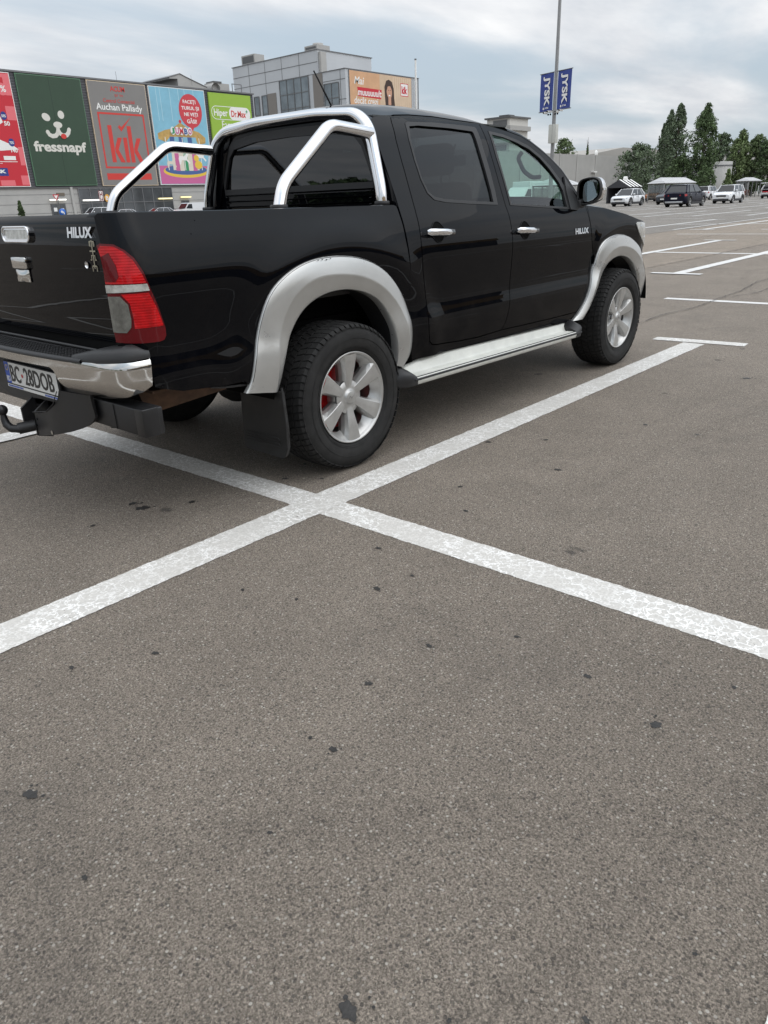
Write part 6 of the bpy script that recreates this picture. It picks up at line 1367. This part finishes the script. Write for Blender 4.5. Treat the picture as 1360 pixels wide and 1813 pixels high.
for (a, b, c_, d) in ((52.33, 3.1, 52.43, 3.65), (52.62, 3.1, 52.72, 3.65), (52.43, 3.3, 52.62, 3.42), (52.33, 2.7, 52.43, 3.0), (52.62, 2.7, 52.72, 3.0), (52.33, 2.68, 52.72, 2.76)): quad(m, f, a, b, c_, d, DR, .01)
part(m, 'plate', sg)
sg = thing('round_sign', 'round orange sign with a letter by the mall entrance', 'sign', (61.65, 109.6, 2.7)); f = lambda u, v, o=0: (u, 109.55-o, v)
m = MB(); ell(m, f, 61.65, 3.14, .45, .55, C_('sign_orange', (.72, .36, .05)), 0); m.lathe([(.46, 0), (.46, .1)], TRIM, 20, c=(61.65, 109.56, 3.14)); text(m, 'B', WHT, f, (61.42, 2.85, 61.86, 3.45), bold=.02, depth=.02); m.tube([(61.65, 109.6, 2.7), (61.65, 110.0, 2.7)], .03, TRIM, 6); part(m, 'plate', sg)
m = MB(); m.box((54.9, 100, 0), (56.3, 101, 1.25), RED, bev=.1); m.box((55, 99.95, .7), (56.2, 100.0, 1.05), MT['inner']); tag(m.build('rubbish_bin', None, loc=(55.6, 100.5, 0)), 'red bin showing over the tailgate beside the blue arrow sign', 'bin')

# ---------------- trees
def leafmat(name, col):
    m = bpy.data.materials.new(name); m.use_nodes = True; t = m.node_tree; b = t.nodes['Principled BSDF']; b.inputs['Roughness'].default_value = .7; b.inputs['Specular IOR Level'].default_value = .25
    g = t.nodes.new('ShaderNodeNewGeometry'); n = t.nodes.new('ShaderNodeTexNoise'); n.inputs['Scale'].default_value = .9; n.inputs['Detail'].default_value = 4
    tcn = t.nodes.new('ShaderNodeTexCoord'); t.links.new(tcn.outputs['Object'], n.inputs[0])
    ad = t.nodes.new('ShaderNodeMath'); ad.operation = 'ADD'; mr = t.nodes.new('ShaderNodeMapRange'); mr.inputs[3].default_value = .55; mr.inputs[4].default_value = 1.1; t.links.new(g.outputs['Random Per Island'], mr.inputs[0])
    m2 = t.nodes.new('ShaderNodeMapRange'); m2.inputs[1].default_value = .35; m2.inputs[2].default_value = .65; m2.inputs[3].default_value = -.25; m2.inputs[4].default_value = .35; t.links.new(n.outputs[0], m2.inputs[0])
    t.links.new(mr.outputs[0], ad.inputs[0]); t.links.new(m2.outputs[0], ad.inputs[1])
    v = t.nodes.new('ShaderNodeVectorMath'); v.operation = 'SCALE'; v.inputs[0].default_value = col; t.links.new(ad.outputs[0], v.inputs['Scale']); t.links.new(v.outputs[0], b.inputs['Base Color'])
    return m
LF = [leafmat('leaf_mid', (.150, .200, .095)), leafmat('leaf_dark', (.115, .165, .075)), leafmat('leaf_blue', (.145, .190, .115)), leafmat('leaf_light', (.175, .23, .10))]
BARK = C_('bark', (.10, .08, .06), .9, var=.3, vscale=3)
def tree(label, x, y, h, wd, kind, mat, seed, base=.12, n=7000, leaf=.26, cat='tree', group='trees beyond the car park', name='tree'):
    r_ = np.random.default_rng(seed); t = thing(name, label, cat, (x, y, 0), 0, group)
    def env(z):          # crown half-width against height 0..1
        if kind == 'poplar': return .5*wd*(math.sin(min(1, (z+.10)*1.25)*math.pi*.5)**.6)*(1-max(0, (z-.45)/.55)**1.9)**.8
        if kind == 'cone': return .5*wd*(1-z)**.75*min(1, .55+z*3)
        if kind == 'column': return .5*wd*min(1, .8+z*2)*(1-z**1.8)**.7
        return .5*wd*math.sqrt(max(0, 1-((z-.42)/.58)**2)) if z > .42 else .5*wd*math.sqrt(max(0, 1-((.42-z)/.50)**2))
    nb = {'poplar': 90, 'cone': 50, 'column': 50}.get(kind, 60); cl = []
    for k in range(nb*3):
        z = r_.random()**.85; a = r_.random()*2*math.pi; e = env(z)*(.84+.24*r_.random()); q = math.sqrt(r_.random())*.92
        if kind == 'poplar' and z > .5: q *= 1
        cl.append((e*q*math.cos(a), e*q*math.sin(a), h*(base+(1-base)*z), wd*(.085 if kind == 'poplar' else .085)*(.6+.9*r_.random())*(1.15-.5*z)))
    cl = np.array(cl); idx = r_.integers(0, len(cl), n); c = cl[idx]
    d = r_.normal(size=(n, 3)); d /= np.linalg.norm(d, axis=1)[:, None]; rad = r_.random(n)**.4*c[:, 3]*1.25
    ce = c[:, :3]+d*rad[:, None]*np.array([1, 1, 1.6 if kind == 'poplar' else .9])
    a = r_.normal(size=(n, 3)); a /= np.linalg.norm(a, axis=1)[:, None]; b = np.cross(a, r_.normal(size=(n, 3))); b /= np.linalg.norm(b, axis=1)[:, None]
    s = leaf*(.5+r_.random(n))[:, None]*.5
    V = np.stack([ce-a*s, ce-b*s*.6, ce+a*s, ce+b*s*.6], 1).reshape(-1, 3); V[:, 2] = np.maximum(V[:, 2], .02)
    me = bpy.data.meshes.new('crown'); me.from_pydata(V.tolist(), [], np.arange(4*n).reshape(-1, 4).tolist()); me.materials.append(mat); me.update()
    o = bpy.data.objects.new('crown', me); COL.objects.link(o); o.parent = t
    m = MB(); m.tube([(0, 0, 0), (.02*h*r_.normal()*.3, .0, h*.35), (0, 0, h*.82)], .1, BARK, 8, rr=[.022*h, .014*h, .004*h])
    for k in range(14):
        z = h*(base+.08+.6*r_.random()); q = cl[r_.integers(0, len(cl))]; m.tube([(0, 0, z*.8), (q[0]*.5, q[1]*.5, z*.92), (q[0]*.9, q[1]*.9, max(z, q[2]*.95))], .02, BARK, 5, rr=[.007*h, .004*h, .002*h])
    m.build('trunk', t); return t
tree('dense dark bushy tree before the grey warehouse wall', 109.5, 46.2, 7.4, 6.6, 'round', LF[2], 1, .16, 9000)
tree('thin pale poplar leftmost of the poplars', 163, 65, 13.8, 3.2, 'poplar', LF[2], 2, .1, 6000, .34)
tree('second poplar from the left, thin and tall against the sky', 157.5, 61.6, 15.6, 3.2, 'poplar', LF[2], 12, .1, 8000, .32)
tree('tall broad poplar in the middle of the group', 153.2, 58.2, 16.0, 4.6, 'poplar', LF[2], 3, .08, 11000, .32)
tree('nearest poplar, dark green and leafy to the ground', 128.6, 44.2, 13.2, 5.4, 'poplar', LF[1], 4, .03, 14000, .28)
tree('round dark bush at the foot of the nearest poplar on its left', 128, 47.2, 6.4, 5.2, 'round', LF[1], 5, .02, 6000, .3)
tree('round tree right of the nearest poplar, behind it', 146.2, 47.2, 10.2, 4.6, 'round', LF[2], 6, .3, 6000, .3)
tree('low dark bush at the right foot of the nearest poplar', 124, 41.6, 4.2, 3.4, 'round', LF[1], 16, .02, 4000, .26)
tree('leafy pointed tree left of the right group', 143, 43.0, 10.0, 4.6, 'poplar', LF[3], 7, .05, 9000, .3)
tree('leafy tree in the middle of the right group', 144.8, 40.9, 9.4, 4.6, 'round', LF[0], 8, .03, 8000, .3)
tree('leafy tree at the right edge behind the cart shelter', 143.5, 38.2, 9.0, 5.0, 'round', LF[1], 9, .03, 8000, .3)
tree('small pointed light green shrub right of the nearest poplar', 122.6, 37.8, 3.9, 2.1, 'cone', LF[3], 10, .03, 3000, .24)
tree('small tree crown over the left end of the warehouse wall', 142.8, 76.5, 11.3, 5.2, 'round', LF[0], 11, .45, 4500, .3)
tree('thin treetop over the warehouse wall left of the dark bushy tree', 152.5, 76.5, 10.4, 1.4, 'cone', LF[1], 13, .5, 900, .3)
tree('small dark clipped cypress before the mall wall', 46.0, 105, 3.0, 1.05, 'column', LF[1], 14, .03, 9000, .16, cat='shrub', group=None, name='cypress_shrub')
m = MB(); m.box((0, 0, 0), (1, 1, 1), PANEL) if False else None
# ---------------- unseen stand-ins added behind the camera to reflect in the paint and glass
OC2 = C_('ochre_fascia', (.34, .21, .07), .6, var=.1, vscale=.3)
bb = thing('added_store_building', 'unseen long store with an ochre fascia, added to reflect in the pickup flank', 'store', (10, -46, 0))
m = MB(); m.box((-45, -70, 0), (70, -46, 5.2), C_('store_wall', (.05, .05, .055), .6)); part(m, 'wall', bb)
m = MB(); m.box((-45.2, -70, 5.2), (70.2, -45.7, 8.0), OC2); part(m, 'fascia', bb)
for i, (x, y, h) in enumerate(((-58, -24, 11), (-60, -10, 13), (-59, 3, 12), (-61, 15, 10), (-60, 27, 13), (-57, 40, 11), (-54, 52, 12))):  # unseen tree row, added for dark reflections in the tailgate
    if i == 0: tr0 = tree('unseen leafy tree added behind the camera to reflect in the tailgate', x, y, h*.5, 12.5, 'round', LF[1], 20, .1, 7000, .8, group='unseen trees added behind the camera')
    else:
        c = tr0.copy(); COL.objects.link(c); c.location = (x, y, 0); c.rotation_euler = (0, 0, i*1.1); c.scale = (1, 1, h/22)
        for q in tr0.children: d = q.copy(); COL.objects.link(d); d.parent = c
